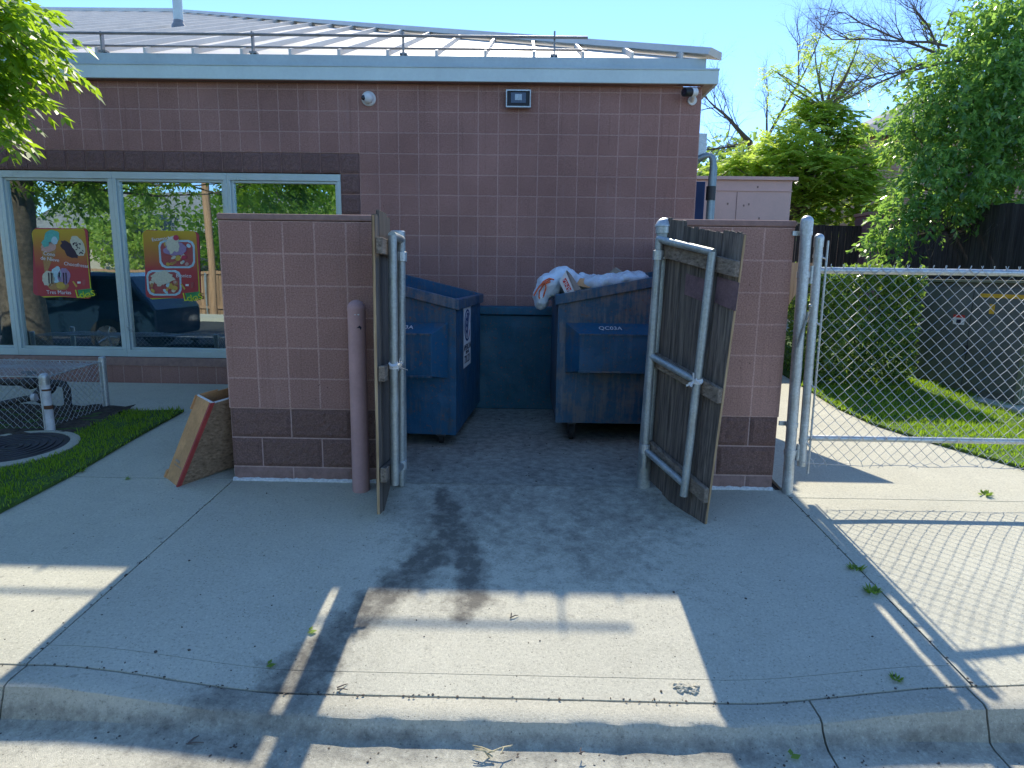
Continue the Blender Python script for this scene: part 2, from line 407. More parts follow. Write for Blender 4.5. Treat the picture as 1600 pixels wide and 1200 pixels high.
def sstep(a, b, x):
    t = max(0., min(1., (x-a)/(b-a))); return t*t*(3-2*t)

# ------------------------------------------------------------------ ground
S = .066
def dip(x): return .10*(1-sstep(.85, 1.85, abs(x+.02)))
def gz(x, y):
    if y >= 0: return 0.0 if -1.95 < x < 1.775 else S*y
    base = .076*y*(1-.22*sstep(1.79, 2.3, x))
    return base + dip(x)*(y/1.88)*(.55+.45*min(1, -y/1.88))
def tz(y):
    if y < -2.6: return -.42
    if y < -1.95: return -.34
    return S*min(y, 14)-.25 if y > 0 else .076*y-.25
g = MB(); ys = [-400, -60, -20, -12, -2.61, -2.59, -1.96, -1.94, -.02, .02, 3, 6, 10, 14, 30, 100, 600]; xs = [-500, -60, -20, -8, -4, 0, 4, 8, 20, 60, 500]
for y in ys:
    for x in xs: g.v.append((x, y, tz(y)))
nx = len(xs)
for j in range(len(ys)-1):
    for i in range(nx-1): g.f.append((j*nx+i, j*nx+i+1, (j+1)*nx+i+1, (j+1)*nx+i))
struct('ground', g, 'terrain')

def sheet(name, x0, x1, y0, y1, mat, step=.12, zf=gz, dz=0, stainf=None):
    nx = max(2, int((x1-x0)/step)+1); ny = max(2, int((y1-y0)/step)+1); m = MB()
    for j in range(ny):
        for i in range(nx):
            x = x0+(x1-x0)*i/(nx-1); y = y0+(y1-y0)*j/(ny-1); m.v.append((x, y, zf(x, y)+dz))
    for j in range(ny-1):
        for i in range(nx-1): m.f.append((j*nx+i, j*nx+i+1, (j+1)*nx+i+1, (j+1)*nx+i))
    # skirt so each slab has real thickness
    def skirt(idx):
        o = len(m.v)
        for i in idx: v = m.v[i]; m.v.append((v[0], v[1], v[2]-.05))
        for k in range(len(idx)-1): m.f.append((idx[k], o+k, o+k+1, idx[k+1]))
    skirt([i for i in range(nx)]); skirt([(ny-1)*nx+i for i in range(nx)][::-1])
    skirt([j*nx for j in range(ny)][::-1]); skirt([j*nx+nx-1 for j in range(ny)])
    o = m.build(name, mat); tag(o, kind='structure')
    if stainf:
        a = o.data.attributes.new('stain', 'FLOAT', 'POINT')
        a.data.foreach_set('value', [stainf(v[0], v[1]) for v in m.v])
    return o
# dirt bed that shows in the joints between slabs
sheet('joint_bed', -9, 9, -1.9, 2.7, 'joint', .3, lambda x, y: gz(x, y), -.022)
def segd(px, py, a, b):
    ax, ay = a; bx, by = b; dx, dy = bx-ax, by-ay
    t = max(0, min(1, ((px-ax)*dx+(py-ay)*dy)/(dx*dx+dy*dy+1e-9)))
    return math.hypot(px-ax-t*dx, py-ay-t*dy), t
def trail(pts):
    out = []
    for u, v, wd in pts:
        p = gp(u, v, .105); out.append((p.x, p.y, wd))
    return out
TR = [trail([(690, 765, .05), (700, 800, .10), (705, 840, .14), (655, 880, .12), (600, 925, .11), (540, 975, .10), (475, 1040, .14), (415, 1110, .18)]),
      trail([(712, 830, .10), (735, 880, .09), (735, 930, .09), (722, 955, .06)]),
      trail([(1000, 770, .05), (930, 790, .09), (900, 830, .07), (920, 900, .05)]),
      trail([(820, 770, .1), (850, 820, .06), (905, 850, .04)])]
def stain(x, y):
    v = 0
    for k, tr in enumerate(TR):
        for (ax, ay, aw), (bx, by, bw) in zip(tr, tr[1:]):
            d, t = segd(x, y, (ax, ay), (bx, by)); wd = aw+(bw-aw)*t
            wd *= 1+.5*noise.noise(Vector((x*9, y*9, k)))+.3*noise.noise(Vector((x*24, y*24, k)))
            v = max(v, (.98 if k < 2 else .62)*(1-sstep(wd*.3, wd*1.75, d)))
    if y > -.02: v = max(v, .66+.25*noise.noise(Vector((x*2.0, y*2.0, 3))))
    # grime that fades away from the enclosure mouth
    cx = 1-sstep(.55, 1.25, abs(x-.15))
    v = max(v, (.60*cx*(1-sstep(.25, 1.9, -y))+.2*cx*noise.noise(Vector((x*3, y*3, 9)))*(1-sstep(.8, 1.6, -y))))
    return max(0, v)
sheet('driveway_apron', -1.941, 1.774, -1.757, -.004, 'apron', .016, gz, 0, stain)
sheet('apron_edge', -1.941, 1.774, -1.876, -1.760, 'apron', .02, gz, 0, stain)
sheet('enclosure_floor', -1.93, 1.73, .004, 2.66, 'apron', .03, gz, 0, stain)
sheet('sidewalk', -9, -1.949, -1.876, -.006, 'walk')
sheet('sidewalk_slab', -9, -1.949, .006, 1.30, 'walk')
sheet('building_walk', -9, -1.949, 1.306, 2.668, 'walk')
sheet('corner_walk', 1.783, 9, -1.876, -.13, 'walk')
sheet('gate_walk', 1.783, 9, -.122, 9.0, 'walk', .3)
# curb with its gutter pan, in three cast lengths
def curb(name, x0, x1):
    m = MB(); n = max(3, int((x1-x0)/.05)); rows = []
    for i in range(n+1):
        x = x0+(x1-x0)*i/n; zt = gz(x, -1.88); jag = .004*noise.noise(Vector((x*9, 1, 2)))
        gzb = -.278-.045*(1-sstep(.5, 1.7, abs(x)))
        h = zt-gzb
        prof = [(-1.884, zt-.05), (-1.884, zt-.002), (-1.93, zt-.003), (-1.978+jag, zt-.005), (-1.996+jag*2, zt-.014), (-2.006+jag*2, zt-.022-h*.18), (-2.022+jag, zt-h*.55-.01), (-2.034, gzb+.012), (-2.06, gzb), (-2.2, gzb-.008), (-2.45, gzb-.012), (-2.62, gzb-.005), (-2.62, gzb-.2)]
        rows.append([(x, y, z+.0025*noise.noise(Vector((x*14, y*30, 5)))) for y, z in prof])
    k = len(rows[0])
    for r_ in rows: m.v += r_
    for i in range(n):
        for j in range(k-1): m.f.append((i*k+j, i*k+j+1, (i+1)*k+j+1, (i+1)*k+j))
    o1 = len(m.v); m.v += [(rows[0][0][0], -1.884, rows[0][-1][2]), (rows[-1][0][0], -1.884, rows[-1][-1][2])]
    m.f.append((*range(k), o1)); m.f.append((o1+1, *[n*k+j for j in reversed(range(k))]))
    o = m.build(name, 'curb', None, True); tag(o, kind='structure')
    a = o.data.attributes.new('stain', 'FLOAT', 'POINT')
    def cs(x, y):
        v = .10*sstep(-1.99, -2.03, y)*(1-.4*sstep(-2.1, -2.2, y))+.5*(1-sstep(.015, .05, abs(y+2.045)))
        v = max(v, .62*(1-sstep(.16, .34, abs(x+1.02))))
        return v*(1+.5*noise.noise(Vector((x*5, y*5, 1))))
    a.data.foreach_set('value', [cs(v[0], v[1]) for v in m.v])
for nm, a, b in (('curb', -1.935, 1.148), ('curb_stone', 1.156, 1.748), ('curb_corner', 1.756, 9.0), ('curb_length', -9.0, -1.943)): curb(nm, a, b)
m = MB(); m.box((-80, -11.5, -.6), (80, -2.625, -.306)); struct('street', m, 'asphalt')
m = MB(); m.box((-80, -13.2, -.6), (80, -11.504, -.18)); struct('far_pavement', m, 'walk')
m = MB(); m.box((-80, -6.66, -.3058), (80, -6.55, -.3018)); struct('road_line', m, 'labelw')

# lawns
def lawn(name, pts, zoff, mat): 
    m = MB(); m.prism([(x, y, gz(x, y)+zoff) for x, y in pts], (0, 0, .022)); return struct(name, m, mat)
LEFT = [(-9, -.62), (-3.09, -.60), (-3.06, 0.0), (-3.10, .8), (-3.11, 1.58), (-3.7, 1.50), (-9, 1.5)]
RIGHT = [(3.17, 2.9), (3.13, 2.1), (3.20, 1.55), (3.36, 1.17), (3.56, .80), (3.78, .40), (4.2, .10), (9, -.06), (9, 7), (3.3, 7)]
lawn('lawn', LEFT, .004, 'lawn'); lawn('lawn_verge', RIGHT, .004, 'lawn')
def inside(x, y, poly):
    c = False; n = len(poly)
    for i in range(n):
        (x1, y1), (x2, y2) = poly[i], poly[(i+1) % n]
        if (y1 > y) != (y2 > y) and x < (x2-x1)*(y-y1)/(y2-y1)+x1: c = not c
    return c
def grass(name, poly, bx, n, h, skip=None, kind='stuff'):
    m = MB()
    for _ in range(n):
        x = rnd(bx[0], bx[1]); y = rnd(bx[2], bx[3])
        jx, jy = x+rnd(-.045, .045), y+rnd(-.045, .045)
        if not inside(jx, jy, poly) or (skip and skip(x, y)): continue
        k = .7+.6*noise.noise(Vector((x*4, y*4, 0)))
        d = Vector((rnd(-.5, .5), rnd(-.5, .5), 1)).normalized()
        m.leaf(Vector((x, y, gz(x, y)+.015)), d, rv(), h*k*rnd(.7, 1.4), .007, .1)
    return tag(m.build(name, 'grass'), kind=kind)
grass('grass', LEFT, (-5, -3.0, -.7, 1.6), 16000, .055, lambda x, y: math.hypot(x+3.83, y-.46) < .43 or (x < -3.62 and y > .72))
grass('grass', RIGHT, (3.0, 6.3, .0, 3.4), 46000, .06)
m = MB()
for i in range(30):
    for j in range(30):
        x = -6.6+3.0*i/29; y = .68+.98*j/29
        m.v.append((x, y, gz(x, y)+.03+.035*noise.noise(Vector((x*11, y*11, 0)))+.02*noise.noise(Vector((x*30, y*30, 0)))))
for i in range(29):
    for j in range(29): m.f.append((i*30+j, (i+1)*30+j, (i+1)*30+j+1, i*30+j+1))
tag(m.build('mulch', 'soil'), kind='structure')

# ------------------------------------------------------------------ restaurant building
bld = thing('block_building', (-1.5, 2.675, 0), 'mauve concrete block building with standing seam metal roof and big front windows', 'building')
YW = 2.675; XR = 1.767; YF = 2.56
zfb, zft, zgt = at(1123, 131, YF).z, at(1123, 108, YF).z, at(1100, 92, YF+.04).z
XJ = XB+4*P; WT = ZB-3*P; WB = .46
def rough_blocks(cells, y, depth, jr=.011, seed=0, n=(14, 9)):
    """cells: (x0,x1,z0,z1) front faces at plane y, each a displaced face with returns back to y+depth"""
    m = MB()
    for ci, (x0, x1, z0, z1) in enumerate(cells):
        g_ = .005; x0 += g_; x1 -= g_; z0 += g_; z1 -= g_
        nx = max(3, int((x1-x0)/.022)); nz = max(3, int((z1-z0)/.022)); o = len(m.v)
        for j in range(nz+1):
            for i in range(nx+1):
                x = x0+(x1-x0)*i/nx; z = z0+(z1-z0)*j/nz
                e = min(i, nx-i, j, nz-j)
                d = jr*(noise.noise(Vector((x*22+seed, z*22, ci*3.1)))+.8*noise.noise(Vector((x*60, z*60, ci))))
                yy = y+(.004 if e == 0 else -abs(d)*1.1-.004)
                m.v.append((x, yy, z))
        for j in range(nz):
            for i in range(nx):
                a = o+j*(nx+1)+i; m.f.append((a, a+1, a+nx+2, a+nx+1))
        ring = [o+i for i in range(nx+1)]+[o+j*(nx+1)+nx for j in range(1, nz+1)]+[o+nz*(nx+1)+i for i in range(nx-1, -1, -1)]+[o+j*(nx+1) for j in range(nz-1, 0, -1)]
        b = len(m.v)
        for r_ in ring: v = m.v[r_]; m.v.append((v[0], y+depth, v[2]))
        L = len(ring)
        for k in range(L): m.f.append((ring[k], b+k, b+(k+1) % L, ring[(k+1) % L]))
    return m
m = MB()
m.box((XJ+P, YW, -.3), (XR, YW+.2, zfb+.0)); m.box((-20, YW, WT+P), (XJ+P, YW+.2, zfb+.0))
m.box((-20, YW, -.3), (XJ, YW+.2, WB-.09)); m.box((-20, YW+.012, WT+.004), (XJ+P, YW+.2, WT+P)); m.box((XJ+.002, YW+.012, -.3), (XJ+P, YW+.2, WT+.004))
m.box((-20, YW+.2, -.3), (-19.8, 22, 3.3)); m.box((XR-.2, YW+.2, -.3), (XR, 22, 3.3)); m.box((-20, 21.8, -.3), (XR, 22, 3.29))
wall = m.build('wall', 'wall', bld)
cells = [(XB+P*i, XB+P*(i+1), WT, WT+P) for i in range(-18, 5)]+[(XJ, XJ+P, WT-P*(k+1), WT-P*k) for k in range(11)]
rough_blocks(cells, YW, .014, .009).build('split_face_trim', 'splitdark', wall)
m = MB(); m.box((-20, YW-.012, WB-.09), (XJ, YW+.2, WB-.004)); m.build('window_sill', 'cap', wall)
# windows: frame of mullions with panes, one per bay
frames = [-9.0, -7.83, -6.66, -5.48, -4.285, -3.085, XJ]
FW = .075
for a, b in zip(frames, frames[1:]):
    f = MB(); y0, y1 = YW+.015, YW+.085
    f.box((a, y0, WB), (b-.002, y1, WB+.075)); f.box((a, y0, WT-.075), (b-.002, y1, WT-.004))
    f.box((a, y0, WB+.075), (a+FW/2, y1, WT-.075)); f.box((b-FW/2-.002, y0, WB+.075), (b-.002, y1, WT-.075))
    f.box((a+FW/2, y0+.02, WB+.075), (a+FW/2+.025, y1, WT-.075)); f.box((b-FW/2-.027, y0+.02, WB+.075), (b-FW/2-.002, y1, WT-.075))
    f.box((a+FW/2+.025, y0+.02, WB+.075), (b-FW/2-.027, y1, WB+.10)); f.box((a+FW/2+.025, y0+.02, WT-.10), (b-FW/2-.027, y1, WT-.075))
    fo = f.build('window', 'alum', bld, bevel=.003)
    pm = MB(); pm.add([(a+.05, YW+.062, WB+.08), (b-.05, YW+.062, WB+.08), (b-.05, YW+.062, WT-.08), (a+.05, YW+.062, WT-.08)], [(0, 1, 2, 3)])
    pm.build('pane', 'glass', fo)
m = MB(); x = -9.0
while x < XJ-.1:
    c, s_ = math.cos(.5), math.sin(.5); h = .06
    m.add([(x-h*c, YW+.26-h*s_, WB), (x+h*c, YW+.26+h*s_, WB), (x+h*c, YW+.26+h*s_, WT), (x-h*c, YW+.26-h*s_, WT)], [(0, 1, 2, 3)])
    x += .115
m.build('vertical_blinds', 'blind', bld)
m = MB(); m.box((-19, 6.0, 0), (1.4, 6.1, 3.2)); m.build('interior_partition', 'interior', bld)
# eaves
xf = at(1123, 120, YF).x; xg = at(1103, 100, YF+.04).x; xs = at(1113, 88, YF).x
m = MB(); m.box((-24, YF, zfb), (xf, YF+.03, zft)); m.box((xf-.03, YF+.0305, zfb), (xf, 23.2, zft)); m.build('fascia', 'fascia', bld)
m = MB(); m.box((-24, YF+.031, zft+.0005), (xg, YF+.075, zgt)); m.box((-24, YF-.008, zft-.012), (xf+.004, YF+.03, zft+.004)); m.build('gutter', 'gutter', bld)
m = MB(); m.box((XR+.001, YF+.031, zfb+.003), (xf-.031, 23, zfb+.018)); m.build('eave_end', 'soffit', bld)
m = MB(); m.box((-24, YF+.031, zfb+.003), (XR, YW-.001, zfb+.018)); m.build('soffit', 'cap', bld)
# roof: hip, front plane with standing seams
RS = .40; ZE = zgt+.002; HT = 10.6
def rp(x, y): return Vector((x, y, ZE+RS*(y-YF-.06)))
m = MB()
XH = xs-.04
A, B_, Cc, D = rp(XH, YF+.06), rp(-24, YF+.06), rp(-18, YF+.06+HT), rp(XH-HT, YF+.06+HT)
E_ = Vector((XH, YF+.06+2*HT, ZE)); G = Vector((-24, YF+.06+2*HT, ZE))
m.add([A, B_, Cc, D, E_, G], [(1, 0, 3, 2), (0, 4, 3), (4, 5, 2, 3), (5, 1, 2)])
x = XH-.24; k = 0
while x > -15:
    t = min(XH-x, HT)-.02
    if t > .05:
        p0 = rp(x, YF+.06); p1 = rp(x, YF+.06+t)
        m.hexa([p0+Vector((-.011, 0, -.01)), p0+Vector((.011, 0, -.01)), p1+Vector((.011, 0, -.01)), p1+Vector((-.011, 0, -.01)),
                p0+Vector((-.013, 0, .06)), p0+Vector((.013, 0, .06)), p1+Vector((.013, 0, .06)), p1+Vector((-.013, 0, .06))])
    x -= .485
roof = m.build('roof', 'roof', bld)
m = MB(); n_ = Vector((0, 0, 1)); hp0, hp1 = A+Vector((.06, -.06, -.02)), D
dv = (hp1-hp0).normalized(); sd_ = dv.cross(n_).normalized(); uu = sd_.cross(dv)
m.hexa([hp0-sd_*.13+uu*.02, hp0+sd_*.13+uu*.02, hp1+sd_*.13+uu*.02, hp1-sd_*.13+uu*.02, hp0-sd_*.10+uu*.085, hp0+sd_*.10+uu*.085, hp1+sd_*.10+uu*.085, hp1-sd_*.10+uu*.085])
r0, r1 = D, Cc
m.hexa([r0+Vector((0, -.13, .0)), r0+Vector((0, .13, .0)), r1+Vector((0, .13, .0)), r1+Vector((0, -.13, .0)), r0+Vector((0, -.1, .09)), r0+Vector((0, .1, .09)), r1+Vector((0, .1, .09)), r1+Vector((0, -.1, .09))])
m.build('hip_cap', 'roof', roof)
# snow rails along the eave
sr_ = MB()
YRL = YF+.05
for uu_ in (160, 395, 630, 866):
    q = at(uu_, 80, YRL)
    sr_.box((q.x-.008, YRL-.012, ZE), (q.x+.008, YRL+.035, at(uu_, 49, YRL).z)); sr_.box((q.x-.035, YRL-.01, ZE+.012), (q.x+.035, YRL+.06, ZE+.03))
zr1 = at(700, 58.5, YRL).z; zr2 = at(700, 76.5, YRL).z; xe = at(918, 60, YRL).x
zr2 = at(700, 76.5, YRL+.12).z; sr_.tube([(-9, YRL-.03, zr1), (xe, YRL-.03, zr1)], .014, 8); sr_.tube([(-9, YRL+.12, zr2), (xe+.01, YRL+.12, zr2)], .012, 8)
sr_.build('snow_guard_rail', 'rail', roof)
# vent pipe standing on the roof
d = ray(280, 46); t_ = (ZE-RS*(YF+.06)+RS*CAMO.y-CAMO.z)/(d.z-RS*d.y); vp = CAMO+d*t_
m = MB(); m.lathe([(.072, -.1), (.072, 1.6)], vp, 20); 
vo = m.build('vent_pipe', 'gutter', roof, True)
m = MB(); m.lathe([(.115, -.08), (.105, .05), (.078, .09), (.074, .13)], vp, 20); m.build('pipe_boot', 'rail', vo, True)
# ------------------------------------------------------------------ fixtures on the wall
q = at(575, 153, YW-.04)
e = thing('dome_camera', (q.x, YW, q.z), 'round white turret security camera on the upper wall above the bollard', 'security camera')
m = MB(); m.lathe([(.072, 0), (.072, .018), (.06, .03)], (0, 0, 0), 24, Matrix.Translation((q.x, YW, q.z)) @ Matrix.Rotation(R(90), 4, 'X')); m.build('base', 'white', e, True)
m = MB(); m.sphere((q.x, YW-.045, q.z), .056, 20, 14); m.build('ball', 'white', e, True)
m = MB(); m.sphere((q.x-.034, YW-.077, q.z-.008), .026, 14, 10); m.build('lens', 'lens', e, True)
q0 = at(793, 142, YW-.07); q1 = at(827, 166, YW-.07)
e = thing('flood_light', ((q0.x+q1.x)/2, YW, q1.z), 'rectangular black flood light high on the wall between the two cameras', 'flood light')
m = MB(); m.box((q0.x, YW-.07, q1.z), (q1.x, YW-.03, q0.z)); m.build('housing', 'black', e, bevel=.006)
m = MB(); m.box((q0.x-.004, YW-.078, q0.z), (q1.x+.004, YW-.03, q0.z+.012)); m.box((q0.x-.004, YW-.078, q1.z-.012), (q1.x+.004, YW-.03, q1.z))
m.box((q0.x-.014, YW-.078, q1.z-.012), (q0.x-.004, YW-.03, q0.z+.012)); m.box((q1.x+.004, YW-.078, q1.z-.012), (q1.x+.014, YW-.03, q0.z+.012)); m.build('bezel', 'galv', e)
m = MB(); m.box((q0.x+.035, YW-.074, q1.z+.03), (q1.x-.035, YW-.0702, q0.z-.015)); m.build('lens', 'lens', e)
m = MB(); m.box((q0.x+.075, YW-.0762, q1.z+.055), (q1.x-.075, YW-.0742, q0.z-.03)); m.build('reflector', 'lamp', e)
m = MB(); m.box((q0.x+.06, YW-.0305, q1.z+.03), (q1.x-.06, YW, q0.z-.03)); m.build('bracket', 'black', e)
q = at(1078, 144, YW-.12)
e = thing('bullet_camera', (q.x, YW, q.z), 'black and white bullet camera under the eave at the building corner', 'security camera')
dr = Vector((-.85, -.45, -.12)).normalized(); c0 = Vector((q.x, YW-.12, q.z))
m = MB(); m.tube([c0-dr*.01, c0+dr*.075], .042, 16); m.build('hood', 'black', e, True)
m = MB(); m.tube([c0-dr*.075, c0-dr*.011], .040, 16); m.build('body', 'white', e, True)
m = MB(); m.tube([c0-dr*.05+Vector((0, 0, -.03)), Vector((q.x+.05, YW-.03, q.z-.05)), (q.x+.055, YW, q.z-.05)], .022, 10); m.lathe([(.045, 0), (.045, .02)], (0, 0, 0), 16, Matrix.Translation((q.x+.055, YW, q.z-.05)) @ Matrix.Rotation(R(90), 4, 'X')); m.build('mount', 'white', e, True)
m = MB(); m.tube([c0+dr*.0755, c0+dr*.079], .03, 14); m.build('lens', 'lens', e, True)
# electrical gear on the side of the building
e = thing('electric_service', (1.86, 2.9, .1), 'blue grey conduits with meter box on the building side wall', 'conduit')
q = at(1108, 340, 2.9); q2 = at(1109, 252, 2.9)
m = MB(); m.tube([(q.x, 2.9, .2), (q.x, 2.9, q2.z-.15)], .036, 12); m.tube([(q.x, 2.9, q2.z-.15), (q.x, 2.9, q2.z), (q.x-.03, 2.9, q2.z+.06), (q.x-.1, 2.9, q2.z+.05), (1.768, 2.9, q2.z)], [.03, .03, .03, .03, .03], 12); m.build('conduit', 'teal', e, True)
m = MB(); m.tube([(q.x, 2.9, q.z+.18), (q.x, 2.9, q.z+.32)], .05, 12); m.build('coupling', 'pipe', e, True)
q3 = at(1117, 255, 2.95)
m = MB(); m.tube([(q3.x+.005, 2.95, .2), (q3.x+.005, 2.95, q3.z-.05), (q3.x-.02, 2.95, q3.z+.07), (q3.x-.09, 2.95, q3.z+.09), (1.768, 2.95, q3.z-.05)], .024, 10); m.build('conduit', 'teal', e, True)
m = MB(); p0 = at(1090, 208, 3.0); p1 = at(1103, 248, 3.0); m.box((1.768, 3.0, p1.z), (p1.x, 3.22, p0.z)); m.build('meter_box', 'galv', e, bevel=.008)
m = MB(); p0 = at(1088, 283, 3.1); p1 = at(1099, 340, 3.1); m.box((1.768, 3.1, .4), (p1.x, 3.3, p0.z)); m.build('cabinet', 'navy', e, bevel=.008)

# posters on the window
def flat(name, pts, Y, mat, parent, th=.0012):
    m = MB(); m.prism([at(u, v, Y) for u, v in pts], (0, -th, 0)); return m.build(name, mat, parent)
def ell(cu, cv, ru, rv_, n=22, jag=0.0, rot=0.0, seed=0):
    out = []
    for k in range(n):
        a = -2*math.pi*k/n; j = 1+jag*noise.noise(Vector((math.cos(a)*2.2+seed, math.sin(a)*2.2, seed*1.7)))
        x, y = ru*j*math.cos(a), rv_*j*math.sin(a)
        out.append((cu+x*math.cos(rot)-y*math.sin(rot), cv+x*math.sin(rot)+y*math.cos(rot)))
    return out
def rrect(pts, r=5):
    out = []
    n = len(pts)
    for i in range(n):
        p = Vector(pts[i]); a = (Vector(pts[i-1])-p).normalized(); b = (Vector(pts[(i+1) % n])-p).normalized()
        out += [tuple(p+a*r), tuple(p+(a+b)*r*.32), tuple(p+b*r)]
    return out
zA = at(90, 360, YW).z; zB = at(90, 465, YW).z
MAT['posterg'] = m_grad('poster_gradient', (.42, .055, .06), (.52, .36, .03), zB+.30, zA+.06)
MAT['posterred'] = m_plain('poster_red', (.42, .05, .07), .5, 0, .05)
MAT['postergreen'] = m_plain('poster_lime', (.50, .55, .03), .5, 0, .05)
MAT['ptxt'] = m_plain('poster_lettering', (.75, .72, .72), .5, 0, .03)
for nm, c in (('mint', (.10, .42, .36)), ('peach', (.55, .33, .28)), ('cone', (.42, .22, .08)), ('choc', (.035, .02, .04)), ('cream', (.58, .55, .42)), ('lilac', (.32, .22, .36)), ('berry', (.45, .04, .09)), ('gold', (.55, .36, .07)), ('ice', (.42, .60, .66)), ('fruitred', (.38, .08, .08)), ('pgreen', (.05, .30, .10)), ('lime', (.62, .68, .03))):
    MAT[nm] = m_plain('print_'+nm, c, .5, 0, .18, 60)
YP = YW+.054
e = thing('poster', at(95, 465, YP), 'red and yellow dessert poster with ice cream cone and dipped strawberries in the window', 'poster')
flat('backing', rrect([(52, 356), (52, 461), (143, 467), (137, 357)]), YP+.003, 'posterred', e)
flat('lime_layer', rrect([(49, 360), (64, 465), (144, 462), (132, 357)]), YP+.0018, 'postergreen', e)
flat('print', rrect([(50, 358), (60, 463), (142, 463), (132, 358)]), YP+.0004, 'posterg', e)
y = YP-.001
flat('ice_cream_cone', [(65, 391), (71, 432), (88, 391)], y, 'cone', e)
flat('scoop', ell(75, 386, 12, 8, 20, .25, 0, 1), y-.0013, 'peach', e); flat('scoop', ell(81, 371, 12, 11, 22, .25, 0, 2), y-.0013, 'mint', e); flat('scoop', ell(71, 380, 6, 6, 22, .3, 0, 3), y-.0026, 'mint', e)
flat('scoop', ell(85, 376, 5, 6, 16, .3, 0, 4), y-.0026, 'ice', e)
flat('dipped_strawberry', ell(110, 390, 18, 9, 26, .35, .75, 6), y, 'choc', e); flat('dipped_strawberry', ell(122, 384, 17, 9, 26, .2, 1.05, 7), y-.0013, 'cream', e)
dr_ = MB()
for _ in range(26):
    a, b = rnd(-15, 15), rnd(-7, 7)
    if (a/15)**2+(b/7)**2 > .95: continue
    uu, vv = 122+a*math.cos(1.05)-b*math.sin(1.05), 384+a*math.sin(1.05)+b*math.cos(1.05)
    dr_.prism([at(u, v, y-.0027) for u, v in ell(uu, vv, 1.8, .9, 6, 0, rnd(0, 3))], (0, -.0008, 0))
dr_.build('drizzle', 'choc', e)
flat('bowl', ell(89, 444, 19, 9, 24, .1, .2, 9), y, 'cone', e)
for cu, cv, ru, rv2, mt in ((76, 435, 10, 12, 'cream'), (88, 430, 8, 14, 'ice'), (100, 432, 10, 13, 'lilac'), (84, 447, 8, 6, 'cone'), (95, 446, 7, 6, 'gold')):
    flat('scoop', ell(cu, cv, ru, rv2, 20, .18, 0, cu), y-.0013-.0013*(cu % 2), mt, e)
for cu in (75, 79, 98, 102): flat('syrup', [(cu, 426), (cu+1, 443), (cu+2.6, 443), (cu+2, 426)], y-.0042, 'choc', e)
def ptext(body, u, v, size, roll=0, mt='ptxt'):
    q = at(u, v, y-.005); return text('lettering', body, size, (q.x, q.y, q.z), mt, PE, roll=roll, ext=.0008)
PE = e
ptext('Cono', 77, 397, .055, -.12); ptext('de Nieve', 78, 405, .055, -.12); ptext('Chocofresas', 119, 414, .052, -.10); ptext('Tres Marías', 92, 457, .056, .0)
flat('sauce_stick', [(113, 440), (119, 449), (121, 447), (115, 439)], y, 'gold', e); flat('small_badge', [(121, 440), (121, 443), (126, 443), (126, 440)], y, 'ptxt', e)
flat('small_cup', [(129, 437), (129, 446), (133, 446), (134, 437)], y, 'fruitred', e)
def sticker(du, dv):
    flat('sticker_shadow', [(121+du, 453+dv), (124+du, 464.5+dv), (145+du, 460.5+dv), (143+du, 450.5+dv)], y-.002, 'pgreen', PE)
    for ch, u, v, s in (('L', 122, 459.5, .125), ('o', 127.8, 461, .10), ('k', 133.2, 461, .105), ('a', 138.8, 459.5, .105), ('s', 144.6, 456.5, .135)):
        q = at(u+du, v+dv, y-.006); text('lettering', ch, s, q, 'lime', PE, roll=.16, ext=.0008)
    q = at(131+du, 453.5+dv, y-.006); text('lettering', 'Botanas', .03, q, 'pgreen', PE, roll=.16, ext=.0006)
sticker(0, 0)
e = thing('poster', at(265, 467, YP), 'red and yellow dessert poster with two fruit trays and a cherry in the window', 'poster'); PE = e
flat('backing', rrect([(225, 359), (228, 465), (314, 467), (311, 363)]), YP+.003, 'posterred', e)
flat('lime_layer', rrect([(221, 362), (233, 468), (313, 463), (306, 361)]), YP+.0018, 'postergreen', e)
flat('print', rrect([(223, 360), (230, 466), (311, 465), (306, 361)]), YP+.0004, 'posterg', e)
for (cu, cv, a, b) in ((276, 397, 29, 22), (256, 442, 28, 20)):
    flat('tray', rrect([(cu-a, cv-b), (cu-a+3, cv+b), (cu+a, cv+b), (cu+a-1, cv-b)], 9), y, 'ice', e)
    flat('tray_filling', rrect([(cu-a+3, cv-b+3), (cu-a+6, cv+b-3), (cu+a-3, cv+b-3), (cu+a-4, cv-b+3)], 8), y-.0013, 'fruitred', e)
    for j in range(26):
        mt = random.choice(['cream', 'gold', 'berry', 'cream', 'peach', 'cone', 'ice'])
        flat('fruit_piece', ell(cu+rnd(-a+9, a-9), cv+rnd(-b+7, b-6), rnd(2, 5), rnd(2, 4.5), 9, .3, rnd(0, 3), j), y-.0026-.0003*j, mt, e)
    flat('cream_topping', ell(cu-2, cv-8, a*.62, b*.5, 26, .35, 0, cu), y-.011, 'cream' if b < 21 else 'lilac', e)
flat('whipped_cream', ell(270, 382, 11, 13, 24, .35, 0, 3), y-.0125, 'cream', e)
flat('cherry', ell(275, 371.5, 4.4, 4.4, 16), y-.014, 'berry', e)
y -= .008
ptext('Escamocha', 253, 373, .05, .12); ptext('Bionico', 287, 431, .055, 0)
flat('sauce_stick', [(282, 444), (288, 453), (290, 451), (284, 443)], y, 'gold', e); flat('small_badge', [(290, 444), (290, 447), (295, 447), (295, 444)], y, 'ptxt', e)
flat('small_cup', [(298, 441), (298, 450), (302, 450), (303, 441)], y, 'fruitred', e)
sticker(168, 5)

